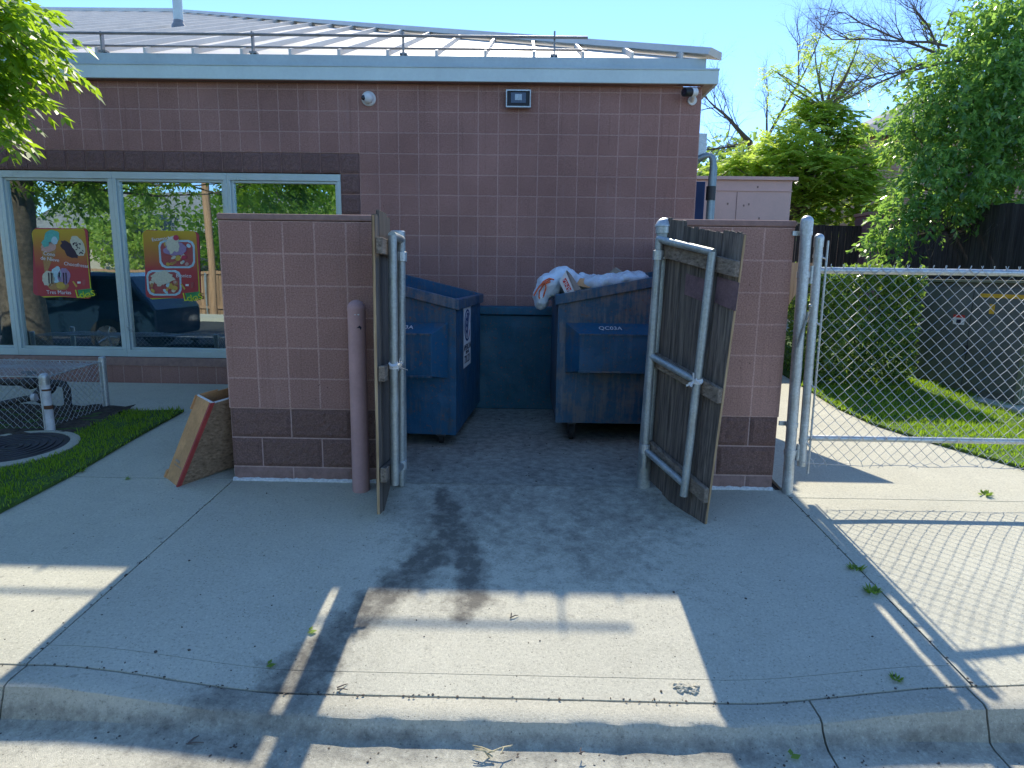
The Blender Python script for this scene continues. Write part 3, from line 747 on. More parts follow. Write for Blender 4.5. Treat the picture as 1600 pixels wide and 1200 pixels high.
# ------------------------------------------------------------------ dumpster enclosure walls
ZL = 1.7208; Z5, Z3, Z1 = ZL-6*P, ZL-7*P, ZL-8*P
def encl(name, x0, x1, wall_x, label, mat, xoff):
    e = thing(name, ((x0+x1)/2, 0, 0), label, 'wall', 'block walls of the dumpster enclosure')
    m = MB(); m.box((x0, 0, Z5), (x1, .2, ZL)); m.box((x0+.006, .012, -.1), (x1-.006, .2, Z5))
    a, b = wall_x; m.box((a, .2, -.1), (b, 2.673, ZL)); m.build('wall', mat, e)
    cells = []
    def row(z0, z1, start):
        x = start
        while x < x1-.02:
            c0, c1 = max(x, x0), min(x+.4064, x1)
            if c1-c0 > .03: cells.append((c0, c1, z0, z1))
            x += .4064
    row(Z3, Z5, xoff-.8128); row(Z1, Z3, xoff-.8128-.2032); 
    rough_blocks(cells, .0, .014, .010, 7).build('split_face_course', 'split', e)
    low = []
    x = xoff-.8128
    while x < x1-.02:
        c0, c1 = max(x, x0), min(x+.4064, x1)
        if c1-c0 > .03: low.append((c0, c1, -.02, Z1))
        x += .4064
    rough_blocks(low, .002, .012, .003, 2).build('base_course', 'cap', e)
    m = MB(); m.box((x0+.004, .008, -.05), (x1-.004, .0118, Z5)); m.build('mortar_joints', 'mortar', e)
    m = MB(); n = 4
    m.box((x0-.006, -.006, ZL+.004), (x1+.006, .206, ZL+.044)); m.box((min(a, b)-.006, .206, ZL+.004), (b+.006, 2.672, ZL+.044)); m.build('cap', 'cap', e, bevel=.008)
    m = MB(); N = 60
    for i in range(N+1):
        x = x0+(x1-x0)*i/N; h = .014+.010*noise.noise(Vector((x*25, 3, x0))); dpt = .017+.008*noise.noise(Vector((x*18, 8, x0)))
        m.v += [(x, -.0005, gz(x, -.01)-.01), (x, -dpt, gz(x, -.02)-.01), (x, -dpt*.8, gz(x, -.02)+h*.8), (x, -.0005, h+.006)]
    for i in range(N):
        for k in range(3): m.f.append((i*4+k, i*4+k+1, (i+1)*4+k+1, (i+1)*4+k))
    m.build('sealant_strip', 'sealant', e, True)
    return e
encl('enclosure_wall', -1.945, -.905, (-1.945, -1.745), 'left wall of dumpster enclosure beside the pink bollard', 'encl', -1.5355)
encl('enclosure_wall', .955, 1.71, (1.51, 1.71), 'right wall of dumpster enclosure beside the chain link gate', 'enclr', 1.524-.4064)
e = thing('bumper_guard', (0, 2.45, 0), 'low steel bumper with blue shade painted in along the enclosure back wall between the dumpsters', 'bumper')
m = MB(); m.box((-1.7, 2.47, .002), (1.5, 2.66, .985)); m.build('panel', 'guard', e, bevel=.006)
m = MB(); m.box((-1.7, 2.44, .99), (1.5, 2.67, 1.075)); m.build('top_rail', 'guard', e, bevel=.012)

# ------------------------------------------------------------------ bollard
q = at(563, 775, -.12)
e = thing('bollard', (q.x, -.12, q.z), 'round topped pink steel bollard in front of the left enclosure wall', 'bollard')
zt = at(560, 468, -.12).z; r = .056; xt = at(560, 600, -.12).x; hz = zt-.06
m = MB(); m.lathe([(r, -.05), (r, hz-.012)], (xt, -.12, 0), 28); m.build('post', 'pinkpaint', e, True)
m = MB(); m.lathe([(r+.002, hz-.0115)]+[((r+.002)*math.cos(a), hz+.058*math.sin(a)) for a in [i*math.pi/2/7 for i in range(7)]]+[(.002, hz+.058)], (xt, -.12, 0), 28); m.build('dome_cap', 'pinkpaint', e, True)
m = MB(); m.prism([(xt+.0, -.1775, hz-.03), (xt+.03, -.1695, hz-.028), (xt+.028, -.1695, hz-.036), (xt, -.1775, hz-.034)], (0, .004, 0)); m.build('paint_chip', 'sealant', e)
m = MB(); m.prism([(xt+.012, -.1765, hz-.115), (xt+.03, -.17, hz-.10), (xt+.04, -.163, hz-.112), (xt+.036, -.166, hz-.128), (xt+.03, -.171, hz-.115)], (0, .004, 0)); m.build('scuff_mark', 'ink', e)

# ------------------------------------------------------------------ enclosure gates
def hinge_post(name, b, t, r, label, dome):
    b, t = Vector(b), Vector(t)
    e = thing(name, b, label, 'gate post', 'galvanised posts of the enclosure gates')
    m = MB(); m.tube([b-Vector((0, 0, .1)), t], r, 20); m.build('post', 'galvold', e, True)
    m = MB()
    if dome: m.lathe([(r*1.16, -.05), (r*1.16, -.012), (r*1.26, -.010), (r*1.26, 0)]+[(r*1.16*math.cos(a), r*1.0*math.sin(a)) for a in [i*math.pi/2/7 for i in range(1, 7)]]+[(.002, r*1.0)], t, 24)
    else: m.lathe([(r*1.12, -.055), (r*1.12, .0), (r*1.0, .006)], t, 20)
    m.build('cap', 'galv', e, True); return e
hinge_post('hinge_post', (.838, .02, -.01), (.895, .02, at(1040, 352, .02).z), .047, 'leaning dome capped steel post carrying the right enclosure gate', True)
hinge_post('hinge_post', (-.808, .03, -.01), (-.802, .03, at(614, 362, .03).z), .042, 'flat capped steel post carrying the left enclosure gate', False)

def board_gate(e, bh, bf, th, tf, side, fr, nb, over, railz, tie_t):
    """bh,bf,th,tf: frame corners bottom/top at hinge/free side; side = sign of board offset; over = how far boards pass the free upright"""
    bh, bf, th, tf = map(Vector, (bh, bf, th, tf))
    def pt(s, t): return (bh.lerp(bf, s)).lerp(th.lerp(tf, s), t)
    nrm = ((bf-bh).cross(th-bh)).normalized()*side
    upd = (th-bh).normalized(); hd = (bf-bh).normalized(); Wd = (bf-bh).length; H = (th-bh).length
    r = fr
    for s_ in (0, 1):
        m = MB(); m.tube([pt(s_, -.02 if s_ else -.06), pt(s_, 1.0)], r, 14); m.build('upright', 'galvold', e, True)
    for t in (1.0, .475, .03):
        m = MB(); m.tube([pt(-.02, t), pt(1.02, t)], r*.92, 14); m.build('frame_rail', 'galvold', e, True)
    # wooden rails behind the frame
    for t in (.955, .455, .035):
        m = MB(); c0 = pt(-.03, t)+nrm*(r+.004); c1 = pt(1+over*1.06/Wd, t)+nrm*(r+.004)
        m.hexa([c0-upd*.045, c1-upd*.045, c1-upd*.045+nrm*.036, c0-upd*.045+nrm*.036, c0+upd*.045, c1+upd*.045, c1+upd*.045+nrm*.036, c0+upd*.045+nrm*.036])
        m.build('wood_rail', 'woodrail', e, bevel=.004)
    tot = 1+over/Wd; m = MB(); ed = MB()
    for k in range(nb):
        s0, s1 = -.03+(tot+.03)*k/nb+.003, -.03+(tot+.03)*(k+1)/nb-.003
        t0 = -.135+rnd(-.006, .006); t1 = 1.08+rnd(-.012, .012); off = nrm*(r+.043+rnd(0, .004)); tk = nrm*.019
        nseg = 5; segs = []
        c = [pt(s0, t0)+off, pt(s1, t0)+off, pt(s1, t0)+off+tk, pt(s0, t0)+off+tk]
        d_ = [pt(s0, t1)+off, pt(s1, t1)+off, pt(s1, t1)+off+tk, pt(s0, t1)+off+tk]
        m.hexa(c+d_)
        # ragged end grain
        for j in range(6):
            a, b2 = s0+(s1-s0)*(j/6), s0+(s1-s0)*((j+.9)/6); hh = rnd(.002, .014)
            m.hexa([pt(a, t1)+off+tk*.05, pt(b2, t1)+off+tk*.05, pt(b2, t1)+off+tk*.95, pt(a, t1)+off+tk*.95]+[p+upd*hh*rnd(.5, 1) for p in (pt(a, t1)+off+tk*.05, pt(b2, t1)+off+tk*.05, pt(b2, t1)+off+tk*.95, pt(a, t1)+off+tk*.95)])
        if k == nb-1:
            q0, q1 = pt(s1, t0)+off+hd*.0005, pt(s1, t1)+off+hd*.0005
            pr = []
            N = 26
            for i in range(N+1):
                p = q0.lerp(q1, i/N); wv = .002*noise.noise(Vector((i*.7, side, 0)))
                ed.v += [tuple(p+tk*.08), tuple(p+tk*.92), tuple(p+tk*.85+hd*(.003+wv)), tuple(p+tk*.15+hd*(.003+wv))]
            for i in range(N):
                for j in range(4): ed.f.append((i*4+j, i*4+(j+1) % 4, (i+1)*4+(j+1) % 4, (i+1)*4+j))
    m.build('boards', 'wood', e); ed.build('split_edge', 'woodedge', e)
    for t in (.93, .035):   # hinge bands
        m = MB(); p = pt(0, t); m.tube([p-upd*.03, p+upd*.03], r*1.35, 14)
        o_ = Vector((side*-.09, .03, 0)); m.box((-.022, -.012, -.02), (.022, .012, .02), Matrix.Translation(p+Vector((-.055*side, .01, .0))))
        m.tube([p+Vector((-.055*side, -.012, 0)), p+Vector((-.055*side, .03, 0))], .008, 8); m.build('hinge', 'galv', e, bevel=.002)
    if tie_t:
        m = MB(); c = pt(1.0, tie_t)
        for k in range(9):
            d = (rv()+hd*.2-nrm*.5).normalized(); L = rnd(.03, .07)
            a = c-nrm*(r+.002); b2 = a+d*L
            wv = d.cross(nrm).normalized()*.006
            m.prism([a-wv, a+wv, b2+wv, b2-wv], -nrm*.002)
        m.tube([c-upd*.012, c+upd*.012], r*1.15, 12); m.tube([c-upd*.02-hd*.02, c+upd*.02+hd*.02], r*1.1, 8)
        m.build('white_tie', 'white', e)
    return pt, nrm, hd, upd, r, Wd
Yf = -.42
e = thing('board_gate', (.87, -.05, 0), 'right weathered board gate with tube frame standing open before the right wall', 'gate', 'open board gates of the enclosure')
pt, nrm, hd, upd, fr_, Wd = board_gate(e, at(1007, 712, -.06), at(1069, 768, Yf), at(1030, 374, -.06), at(1113, 394, Yf), -1, .024, 4, .135, None, .475)
# mauve overspray panel across the boards below the top rail
for s0, s1, z0, z1 in ((.42, .90, .79, .88), (.99, 1.36, .80, .905)):
    m = MB(); off = nrm*(fr_+.0405)
    m.hexa([pt(s0, z0)+off, pt(s1, z0-.005)+off, pt(s1, z0-.005)+off+nrm*.003, pt(s0, z0)+off+nrm*.003, pt(s0, z1)+off, pt(s1, z1)+off, pt(s1, z1)+off+nrm*.003, pt(s0, z1)+off+nrm*.003])
    m.build('painted_patch', 'patch', e)
e = thing('board_gate', (-.8, -.05, 0), 'left weathered board gate seen edge on beside the pink bollard', 'gate', 'open board gates of the enclosure')
board_gate(e, at(627, 738, -.05), at(617, 750, Yf), at(627, 374, -.05), at(613, 368, Yf), 1, .026, 4, .15, None, .48)

# ------------------------------------------------------------------ dumpsters
def dumpster(s, xa, y0, y1, h0, h1, zb, label, yaw):
    """s=-1 left / +1 right; aisle face at x=xa, a grows away from the aisle"""
    e = thing('dumpster', (xa+s*.6, (y0+y1)/2, 0), label, 'dumpster', 'blue slant top dumpsters')
    M = Matrix.Translation((xa, y0, 0)) @ Matrix.Rotation(yaw, 4, 'Z') @ Matrix.Translation((-xa, -y0, 0))
    L = 1.28; T = .012
    def X(a): return xa+s*a
    def htop(a): return h0+(h1-h0)*a/L
    def P_(a, y, z): return M @ Vector((X(a), y, z))
    m = MB()
    def wallq(a0, a1, ya, yb, zt0, zt1, z0=zb):
        c = [P_(a0, ya, z0), P_(a1, ya, z0), P_(a1, yb, z0), P_(a0, yb, z0), P_(a0, ya, zt0), P_(a1, ya, zt1), P_(a1, yb, zt1), P_(a0, yb, zt0)]
        if s < 0: c = [c[1], c[0], c[3], c[2], c[5], c[4], c[7], c[6]]
        m.hexa(c)
    wallq(0, L, y0, y0+T, h0, h1); wallq(0, L, y1-T, y1, h0, h1)
    wallq(0, T, y0+T, y1-T, h0, htop(T)); wallq(L-T, L, y0+T, y1-T, htop(L-T), h1); wallq(T, L-T, y0+T, y1-T, zb+T, zb+T)
    # corner stiffeners
    for a in (-.006, L-.05):
        wallq(a, a+.055, y0-.008, y0-.0005, htop(a)-.07, htop(a)-.07)
    body = m.build('body', 'bluegrey' if s > 0 else 'blue', e)
    m = MB(); rh = .078
    def rim(a0, a1, ya, yb):
        c = [P_(a0, ya, htop(a0)-rh), P_(a1, ya, htop(a1)-rh), P_(a1, yb, htop(a1)-rh), P_(a0, yb, htop(a0)-rh), P_(a0, ya, htop(a0)+.006), P_(a1, ya, htop(a1)+.006), P_(a1, yb, htop(a1)+.006), P_(a0, yb, htop(a0)+.006)]
        if s < 0: c = [c[1], c[0], c[3], c[2], c[5], c[4], c[7], c[6]]
        m.hexa(c)
    rim(-.03, L+.03, y0-.03, y0-.0005); rim(-.03, L+.03, y1+.0005, y1+.03); rim(-.03, -.0005, y0-.0005, y1+.0005); rim(L+.0005, L+.03, y0-.0005, y1+.0005)
    m.build('rim', 'bluegrey', e, bevel=.006)
    # fork pocket: bevelled channel on the side wall
    m = MB(); za, zc = .60, 1.02; dp = .125
    if s > 0: za, zc = za+.03, zc+.0
    b0 = [P_(.06, y0-.0005, za-.03), P_(1.16, y0-.0005, za-.03), P_(1.16, y0-.0005, zc), P_(.06, y0-.0005, zc)]
    b1 = [P_(.17, y0-dp, za), P_(1.05, y0-dp, za), P_(1.05, y0-dp, zc-.085), P_(.17, y0-dp, zc-.085)]
    fs = [(4, 5, 6, 7), (0, 1, 5, 4), (1, 2, 6, 5), (2, 3, 7, 6), (3, 0, 4, 7), (0, 3, 2, 1)]
    if s < 0: fs = [tuple(reversed(f)) for f in fs]
    m.add(b0+b1, fs); pk = m.build('fork_pocket', 'blue', e, bevel=.004)
    m = MB()
    for (a0, a1, z0, z1) in ((.165, 1.055, za-.008, za+.006), (.165, 1.055, zc-.092, zc-.080)):
        c = [P_(a0, y0-dp-.006, z0), P_(a1, y0-dp-.006, z0), P_(a1, y0-dp+.004, z0), P_(a0, y0-dp+.004, z0)]; c += [p+Vector((0, 0, z1-z0)) for p in c]
        if s < 0: c = [c[1], c[0], c[3], c[2], c[5], c[4], c[7], c[6]]
        m.hexa(c)
    m.build('edge_lip', 'bluegrey', pk)
    q = P_(.42, y0-.064, zc-.042); nrot = R(90)-math.atan2(dp, .085)
    text('stencil', 'QC03A', .06, q+Vector((0, -.006, .004)), 'film', pk, (R(34), 0, yaw), .0006)
    for a in (.14, L-.14):
        for yy in (y0+.12, y1-.12):
            c = P_(a, yy, 0); k = MB()
            k.box((c.x-.035, c.y-.05, zb-.03), (c.x+.035, c.y+.05, zb-.0005)); k.box((c.x-.03, c.y-.012, .05), (c.x-.022, c.y+.012, zb-.03)); k.box((c.x+.022, c.y-.012, .05), (c.x+.03, c.y+.012, zb-.03))
            ko = k.build('caster', 'iron', e)
            wm = MB(); rr = max(.045, min(.07, zb*.5)); wm.tube([(c.x-.018, c.y, rr), (c.x+.018, c.y, rr)], rr, 18); wm.build('wheel', 'rubber', ko, True)
    return e, P_, body
eL, PL, bodyL = dumpster(-1, at(711, 465, .9).x, .93, 2.33, 1.205, 1.50, .10, 'blue slant top dumpster at left with white round emblem decal on its end', -.075)
eR, PR, bodyR = dumpster(1, at(872, 470, 1.12).x+.01, 1.15, 2.40, 1.245, 1.50, .17, 'scuffed blue dumpster at right with trash bags piled on top', .0)
# decal on the aisle end of the left dumpster
def dec(name, pts, off, mat, par_):  # pts in (y, z), on face a=0 facing +x
    m = MB(); ps = [PL(-off, y_, z_) for y_, z_ in pts]; m.prism(ps, (.0012, 0, 0)); return m.build(name, mat, par_)
# find decal corners from the photo
def onL(u, v):
    n = PL(0, 1, 1); a = PL(0, 2, 1)-n; b = PL(0, 1, 2)-n; nn = a.cross(b); d = ray(u, v); t = (n-CAMO).dot(nn)/d.dot(nn); p = CAMO+d*t
    loc = p-PL(0, .93, 0); return .93+loc.dot(a.normalized()), p.z
ya, zt_ = onL(724, 482); yb, _ = onL(735, 482); zb_ = onL(723, 577)[1]
wd = max(.22, yb-ya); dl = dec('decal', [(ya, zb_), (ya+wd, zb_), (ya+wd, zt_), (ya, zt_)], .002, 'labelw', bodyL)
cy, cz, rr = ya+wd*.5, zt_-(zt_-zb_)*.30, wd*.43
SZ = .27*(zt_-zb_)/rr
def circ(r, sx=1, sz=SZ, a0=0, a1=6.2831, n=28): return [(cy+r*sx*math.cos(a0+(a1-a0)*k/n), cz+r*sz*math.sin(a0+(a1-a0)*k/n)) for k in range(n+(0 if a1-a0 > 6.28 else 1))]
dec('emblem_ring', circ(rr), .0035, 'navy', dl); dec('emblem_field', circ(rr*.86), .005, 'labelw', dl)
dec('emblem_stars_field', circ(rr*.80, 1, SZ, R(60), R(265)), .0065, 'navy', dl)
dec('emblem_stripe', circ(rr*.80, 1, SZ, R(-70), R(-25)), .0065, 'labelr', dl); dec('emblem_stripe', circ(rr*.80, 1, SZ, R(5), R(30)), .0065, 'labelr', dl)
for k in range(4):
    sy, sz = cy-rr*.36+.02*rr*(k % 2), cz+rr*SZ*(.58-.38*k); st = []
    for j in range(10): r_ = rr*(.13 if j % 2 == 0 else .055); st.append((sy+r_*math.sin(j*math.pi/5), sz+r_*math.cos(j*math.pi/5)))
    dec('emblem_star', st[::-1], .008, 'labelw', dl)
yawL = -.075
for body_, dz, sz in (('AMERICAN', .67, wd*.195), ('DISPOSAL', .755, wd*.10), ('720.221', .875, wd*.25)):
    p = PL(-.0045, cy, zt_-(zt_-zb_)*dz); text('lettering', body_, sz, p, 'ink', dl, (R(90), 0, R(90)+yawL), .0006)

# ------------------------------------------------------------------ rubbish on the right dumpster
def blob(name, parts, mat, parent, disp=.03, vox=.014, tex=.12):
    m = MB()
    for c, r, sc in parts: m.sphere(c, r, 20, 14, sc)
    o = m.build(name, mat, parent)
    md = o.modifiers.new('remesh', 'REMESH'); md.mode = 'VOXEL'; md.voxel_size = vox; md.use_smooth_shade = True
    tx = bpy.data.textures.new(name+'_crumple', 'CLOUDS'); tx.noise_scale = tex; tx.noise_depth = 3
    tx2 = bpy.data.textures.new(name+'_crease', 'VORONOI'); tx2.noise_scale = tex*1.1; tx2.distance_metric = 'DISTANCE'
    md = o.modifiers.new('crease', 'DISPLACE'); md.texture = tx2; md.strength = disp*.55; md.mid_level = .4; md.texture_coords = 'GLOBAL'
    md = o.modifiers.new('crumple', 'DISPLACE'); md.texture = tx; md.strength = disp; md.mid_level = .5; md.texture_coords = 'GLOBAL'
    return o
YB = 1.42
b0 = at(858, 450, YB); b1 = at(846, 462, YB); b2 = at(880, 436, YB); b3 = at(893, 440, YB)
e = thing('trash_bag', b0, 'white plastic bag with orange ties slumped over the dumpster rim', 'trash bag')
bag = blob('bag', [((b1.x, YB-.03, b1.z-.015), .105, (.62, 1, .95)), ((b0.x, YB, b0.z+.02), .115, (.95, 1.1, .95)), ((b2.x, YB+.04, b2.z), .115, (1.1, 1.1, .9)), ((b3.x, YB+.08, b3.z-.03), .12, (1.1, 1, .9))], 'bag', e, .035, .012, .07)
m = MB()
for line in ([(834, 462), (840, 452), (849, 440), (858, 435), (866, 437)], [(842, 466), (843, 455), (850, 444), (860, 440)], [(849, 463), (853, 450), (852, 441)], [(836, 458), (843, 447), (851, 442), (861, 436)], [(842, 466), (849, 464)]):
    m.tube([at(u, v, YB-.135+.012*math.sin(u)) for u, v in line], .007, 6)
m.build('tie', 'orange', e)
e = thing('carton', at(900, 440, 1.22), 'torn white and red grocery carton poking out of the dumpster beside the bag', 'carton')
c0, c1, c2, c3 = at(876, 441, 1.2), at(895, 455, 1.2), at(897, 427, 1.2), at(884, 421.5, 1.2)
pts = [at(875, 438, 1.2), at(884, 456, 1.2), at(897, 450, 1.2), at(885, 422, 1.2)]
m = MB(); pf = [at(874, 440, 1.2), at(883, 459, 1.2), at(897, 455, 1.2), at(884, 423, 1.2)]
m.prism(pf, (.02, .16, 0)); m.build('box_panel', 'labelw', e)
m = MB(); m.prism([at(885, 421, 1.198), at(897, 455, 1.198), at(908, 452, 1.25), at(893, 430, 1.25)], (.012, .15, 0)); m.build('box_flap', 'cardin', e)
m = MB(); m.prism([at(878.5, 438, 1.199), at(886.5, 456, 1.199), at(893.5, 453, 1.199), at(884, 434, 1.199)], (0, -.002, 0)); m.build('red_band', 'labelr', e)
ang = math.atan2(-(at(893, 453, 1.2).z-at(882, 436, 1.2).z), at(893, 453, 1.2).x-at(882, 436, 1.2).x)
for ch, u, v in (('D', 881.8, 440), ('N', 885.6, 446.3), ('A', 889.3, 452.4)):
    text('lettering', ch, .052, at(u, v, 1.193), 'labelw', e, roll=math.pi-ang, ext=.001)
e = thing('plastic_film', at(960, 435, 1.5), 'crumpled translucent plastic film heaped across the dumpster top', 'plastic film')
blob('film', [(tuple(at(925, 443, 1.5)), .10, (1.3, 1.4, .75)), (tuple(at(950, 441, 1.5)), .10, (1.6, 1.4, .7)), (tuple(at(985, 437, 1.55)), .10, (1.5, 1.6, .7)), (tuple(at(912, 437, 1.55)), .07, (1, 1, .9)), (tuple(at(996, 436, 1.6)), .08, (1.3, 1.2, .8))], 'film', e, .05, .014, .09)
e = thing('cardboard_flap', at(965, 430, 1.75), 'brown cardboard flap sticking up behind the plastic film', 'cardboard')
m = MB(); m.prism([at(945, 432, 1.75), at(985, 436, 1.75), at(961, 418, 1.75)], (.02, .012, .0)); m.prism([at(945, 445, 1.752), at(1000, 445, 1.752), at(987, 434, 1.752), at(945, 431, 1.752)], (.02, .012, .0)); m.build('flap', 'cardin', e)
m = MB(); m.prism([at(900, 446, 1.35), at(922, 450, 1.35), at(918, 440, 1.4), at(905, 438, 1.4)], (.01, .02, .02)); m.build('strip', 'card', e)

# ------------------------------------------------------------------ leaning carton by the left wall
e = thing('cardboard_box', (-2.25, -.05, 0), 'open brown cardboard box with red edge tape leaning on the left wall', 'box')
Bp = at(277, 762, -.14); Cp = at(330, 630, -.04); Ap = at(258, 747, .02)
a_ = (Cp-Bp); tdir = (Ap-Bp); Dp = at(308, 618, .10)
l_ = Vector((.34, .52, .07)); l_ = l_.normalized()*.52
def bx(i, j, k): return Bp+tdir*i+l_*j+(a_.lerp(Dp-Ap, i))*k
def slab(m, i0, i1, j0, j1, k0, k1): m.hexa([bx(i0, j0, k0), bx(i0, j1, k0), bx(i1, j1, k0), bx(i1, j0, k0), bx(i0, j0, k1), bx(i0, j1, k1), bx(i1, j1, k1), bx(i1, j0, k1)])
m = MB(); w_ = .04
slab(m, 0, 1, 0, .02, 0, 1); slab(m, 0, 1, .98, 1, 0, .98); slab(m, 1-w_, 1, .02, .98, 0, .99); slab(m, w_, 1-w_, .02, .98, 0, .02)
slab(m, 1.0, 1.06, -.02, .3, .84, 1.005); slab(m, .98, 1.08, -.015, .25, -.01, .10)
m.build('carton', 'card', e)
m = MB(); slab(m, 0, w_, .02, .98, 0, .985); m.build('side_panel', 'cardshade', e)
m = MB(); slab(m, -.02, .07, -.012, -.0005, 0, 1); slab(m, -.015, -.0005, -.012, .05, 0, 1); m.build('red_tape', 'red', e)
m = MB(); slab(m, w_+.002, 1-w_-.002, .022, .978, .03, .04); slab(m, .0, 1.0, -.004, .018, 1.001, 1.012); slab(m, 0, .06, .02, .98, .986, 1.0); m.build('pale_lip', 'sealant', e)
m = MB(); slab(m, .2, .75, -.006, -.0005, .20, .205); slab(m, .45, .75, -.006, -.0005, .24, .26); m.build('tape_scrap', 'cardin', e)

# ------------------------------------------------------------------ chain link
def chain(m, o, ux, uz, wdt, hgt, p=.039, r=.0015, yn=None, seg=4, ragged=0.0, barbs=True):
    """zigzag woven wires on the plane o + a*ux + b*uz"""
    o, ux, uz = Vector(o), Vector(ux), Vector(uz); nn = ux.cross(uz).normalized()
    nw = int(wdt/p); nk = int(hgt/p)
    for i in range(nw):
        pts = []
        k0 = random.choice([0, 0, 1]) if ragged else 0
        for k in range(k0, nk+1):
            right = (k+i) % 2
            b = o+ux*((i+right)*p+rnd(-1, 1)*.0015)+uz*(k*p+rnd(-1, 1)*.0012)+nn*(.0022*(1 if right else -1)+.009*math.sin(i*.21+k*.13)+.006*math.sin(i*.07-k*.31))
            pts.append(b)
        if ragged and k0 == 0: pts[0] = pts[0]+ux*rnd(-.03, .03)*ragged+uz*rnd(-.01, .025)*ragged
        if barbs and len(pts) > 2:
            e_ = pts[-1]; pts += [e_+uz*.022+ux*rnd(-.01, .01)]
        m.tube(pts, r, seg, False)
YG = -.045
def vpost(e, name, top, bot, r, mat='galv', dome=True):
    m = MB(); m.tube([bot, top], r, 18); o = m.build(name, mat, e, True)
    if dome:
        m = MB(); m.lathe([(r*1.12, -.055), (r*1.12, -.004)]+[(r*1.12*math.cos(a), r*1.05*math.sin(a)) for a in [i*math.pi/2/7 for i in range(7)]]+[(.001, r*1.05)], top, 20); m.build('cap', 'galv', o, True)
    return o
tp = at(1261, 346, YG); bp = at(1231, 757, YG); bp.z = gz(bp.x, YG)-.05
e = thing('fence_post', bp, 'tall galvanised fence post with dome cap against the right wall end', 'fence post')
vpost(e, 'post', tp, bp, .034)
for v_ in (362, 640):
    q = tp.lerp(bp, (v_-346)/411); m = MB(); m.tube([q-Vector((0, 0, .014)), q+Vector((0, 0, .014))], .038, 18); m.box((q.x-.07, YG+.03, q.z-.014), (q.x-.02, YG+.044, q.z+.014)); m.build('band', 'galv', e, True)
for v_ in (420, 682):
    q = tp.lerp(bp, (v_-346)/411); m = MB(); m.tube([q+Vector((.052, 0, -.055)), q+Vector((.052, 0, .055))], .013, 10); m.tube([q-Vector((0, 0, .02)), q+Vector((0, 0, .02))], .038, 16); m.box((q.x+.03, YG-.006, q.z-.015), (q.x+.055, YG+.006, q.z+.015)); m.build('hinge_pin', 'galv', e, True)
e = thing('chain_link_gate', at(1245, 728, YG), 'silver chain link gate with tubular frame standing at right', 'gate')
gt = at(1280, 372, YG); gb = at(1252, 728, YG)
vpost(e, 'upright', gt, gb, .0265)
XE = 4.45
zt1 = at(1400, 424, YG).z; zb1 = at(1400, 686.5, YG).z; zw = at(1400, 726, YG).z
m = MB(); m.tube([(gt.x, YG, zt1), (XE, YG, zt1)], .021, 14); m.build('frame_rail', 'galv', e, True)
m = MB(); m.tube([(gb.x, YG, zb1), (XE, YG, zb1)], .019, 14); m.build('frame_rail', 'galv', e, True)
m = MB(); m.tube([(XE, YG, .12), (XE, YG, 1.7)], .0265, 14); m.build('upright', 'galv', e, True)
m = MB(); bt, bb = at(1294, 376, YG-.02), at(1262, 740, YG-.02); m.tube([bt, bb], .0065, 6); m.build('tension_bar', 'galv', e)
for f_ in (.075, .35, .62, .88):
    q = gt.lerp(gb, f_); q2 = bt.lerp(bb, f_+.0); m = MB(); m.tube([q-Vector((0, 0, .011)), q+Vector((0, 0, .011))], .0295, 16); m.tube([q+Vector((0, -.02, 0)), q2], .006, 6); m.build('tension_band', 'galv', e, True)
m = MB(); zlo = zb1-.185
chain(m, (bt.x-.005, YG-.026, zlo), (1, 0, 0), (0, 0, 1), XE-bt.x-.05, zt1+.035-zlo, .039, .0025, ragged=1)
m.build('mesh', 'wire', e)
m = MB(); pts = [Vector((gb.x, YG-.03, zw+.01))]+[Vector((gb.x+(XE-gb.x)*k/20, YG-.03, zw+.006*math.sin(k*1.7))) for k in range(1, 21)]; m.tube(pts, .0022, 5); m.build('tension_wire', 'wire', e)
m = MB(); s0, s1 = at(1266, 478, YG-.04), at(1243, 552, YG-.05); pts = []
ax = (s1-s0).normalized(); pu = ax.cross(Vector((0, 1, 0))).normalized(); pv = ax.cross(pu)
for k in range(220): t = k/219; a = k*.9; pts.append(s0.lerp(s1, .12+.76*t)+(pu*math.cos(a)+pv*math.sin(a))*.008)
m.tube([s0]+pts+[s1], .0022, 5); m.sphere(s0, .013, 8, 6); m.build('spring', 'galvold', e, True)

# cage over the backflow valves at left
e = thing('wire_cage', (-4.5, 1.2, .08), 'low chain link cage over dark pipes at the left edge', 'cage')
zc = .59; cx0, cx1, cy0, cy1 = -6.2, -3.86, .90, 1.63
for (x, y) in ((cx1, cy1), (cx0, cy1), (cx0, cy0)):
    m = MB(); m.tube([(x, y, gz(x, y)-.05), (x, y, zc)], .028, 14); o = m.build('post', 'galv', e, True)
    m = MB(); m.lathe([(.031, -.05), (.031, 0), (.02, .01)], (x, y, zc+.005), 14); m.build('cap', 'galv', o, True)
m = MB(); m.tube([(cx1+.005, cy0, gz(cx1, cy0)-.05), (cx1-.005, cy0, .52)], .034, 16); o = m.build('post', 'whitepost', e, True); o['label'] = 'chipped white painted post'
m = MB(); m.lathe([(.037, -.06), (.037, .0)]+[(.037*math.cos(a), .036*math.sin(a)) for a in [i*math.pi/2/6 for i in range(6)]]+[(.001, .036)], (cx1-.005, cy0, .53), 16); m.build('cap', 'galv', o, True)
m = MB(); m.tube([(cx1+.004, cy0, .27), (cx1+.004, cy0, .30)], .0352, 16); m.tube([(cx1+.001, cy0, .42), (cx1+.001, cy0, .435)], .0352, 16); m.build('rust_patch', 'rust', o, True)
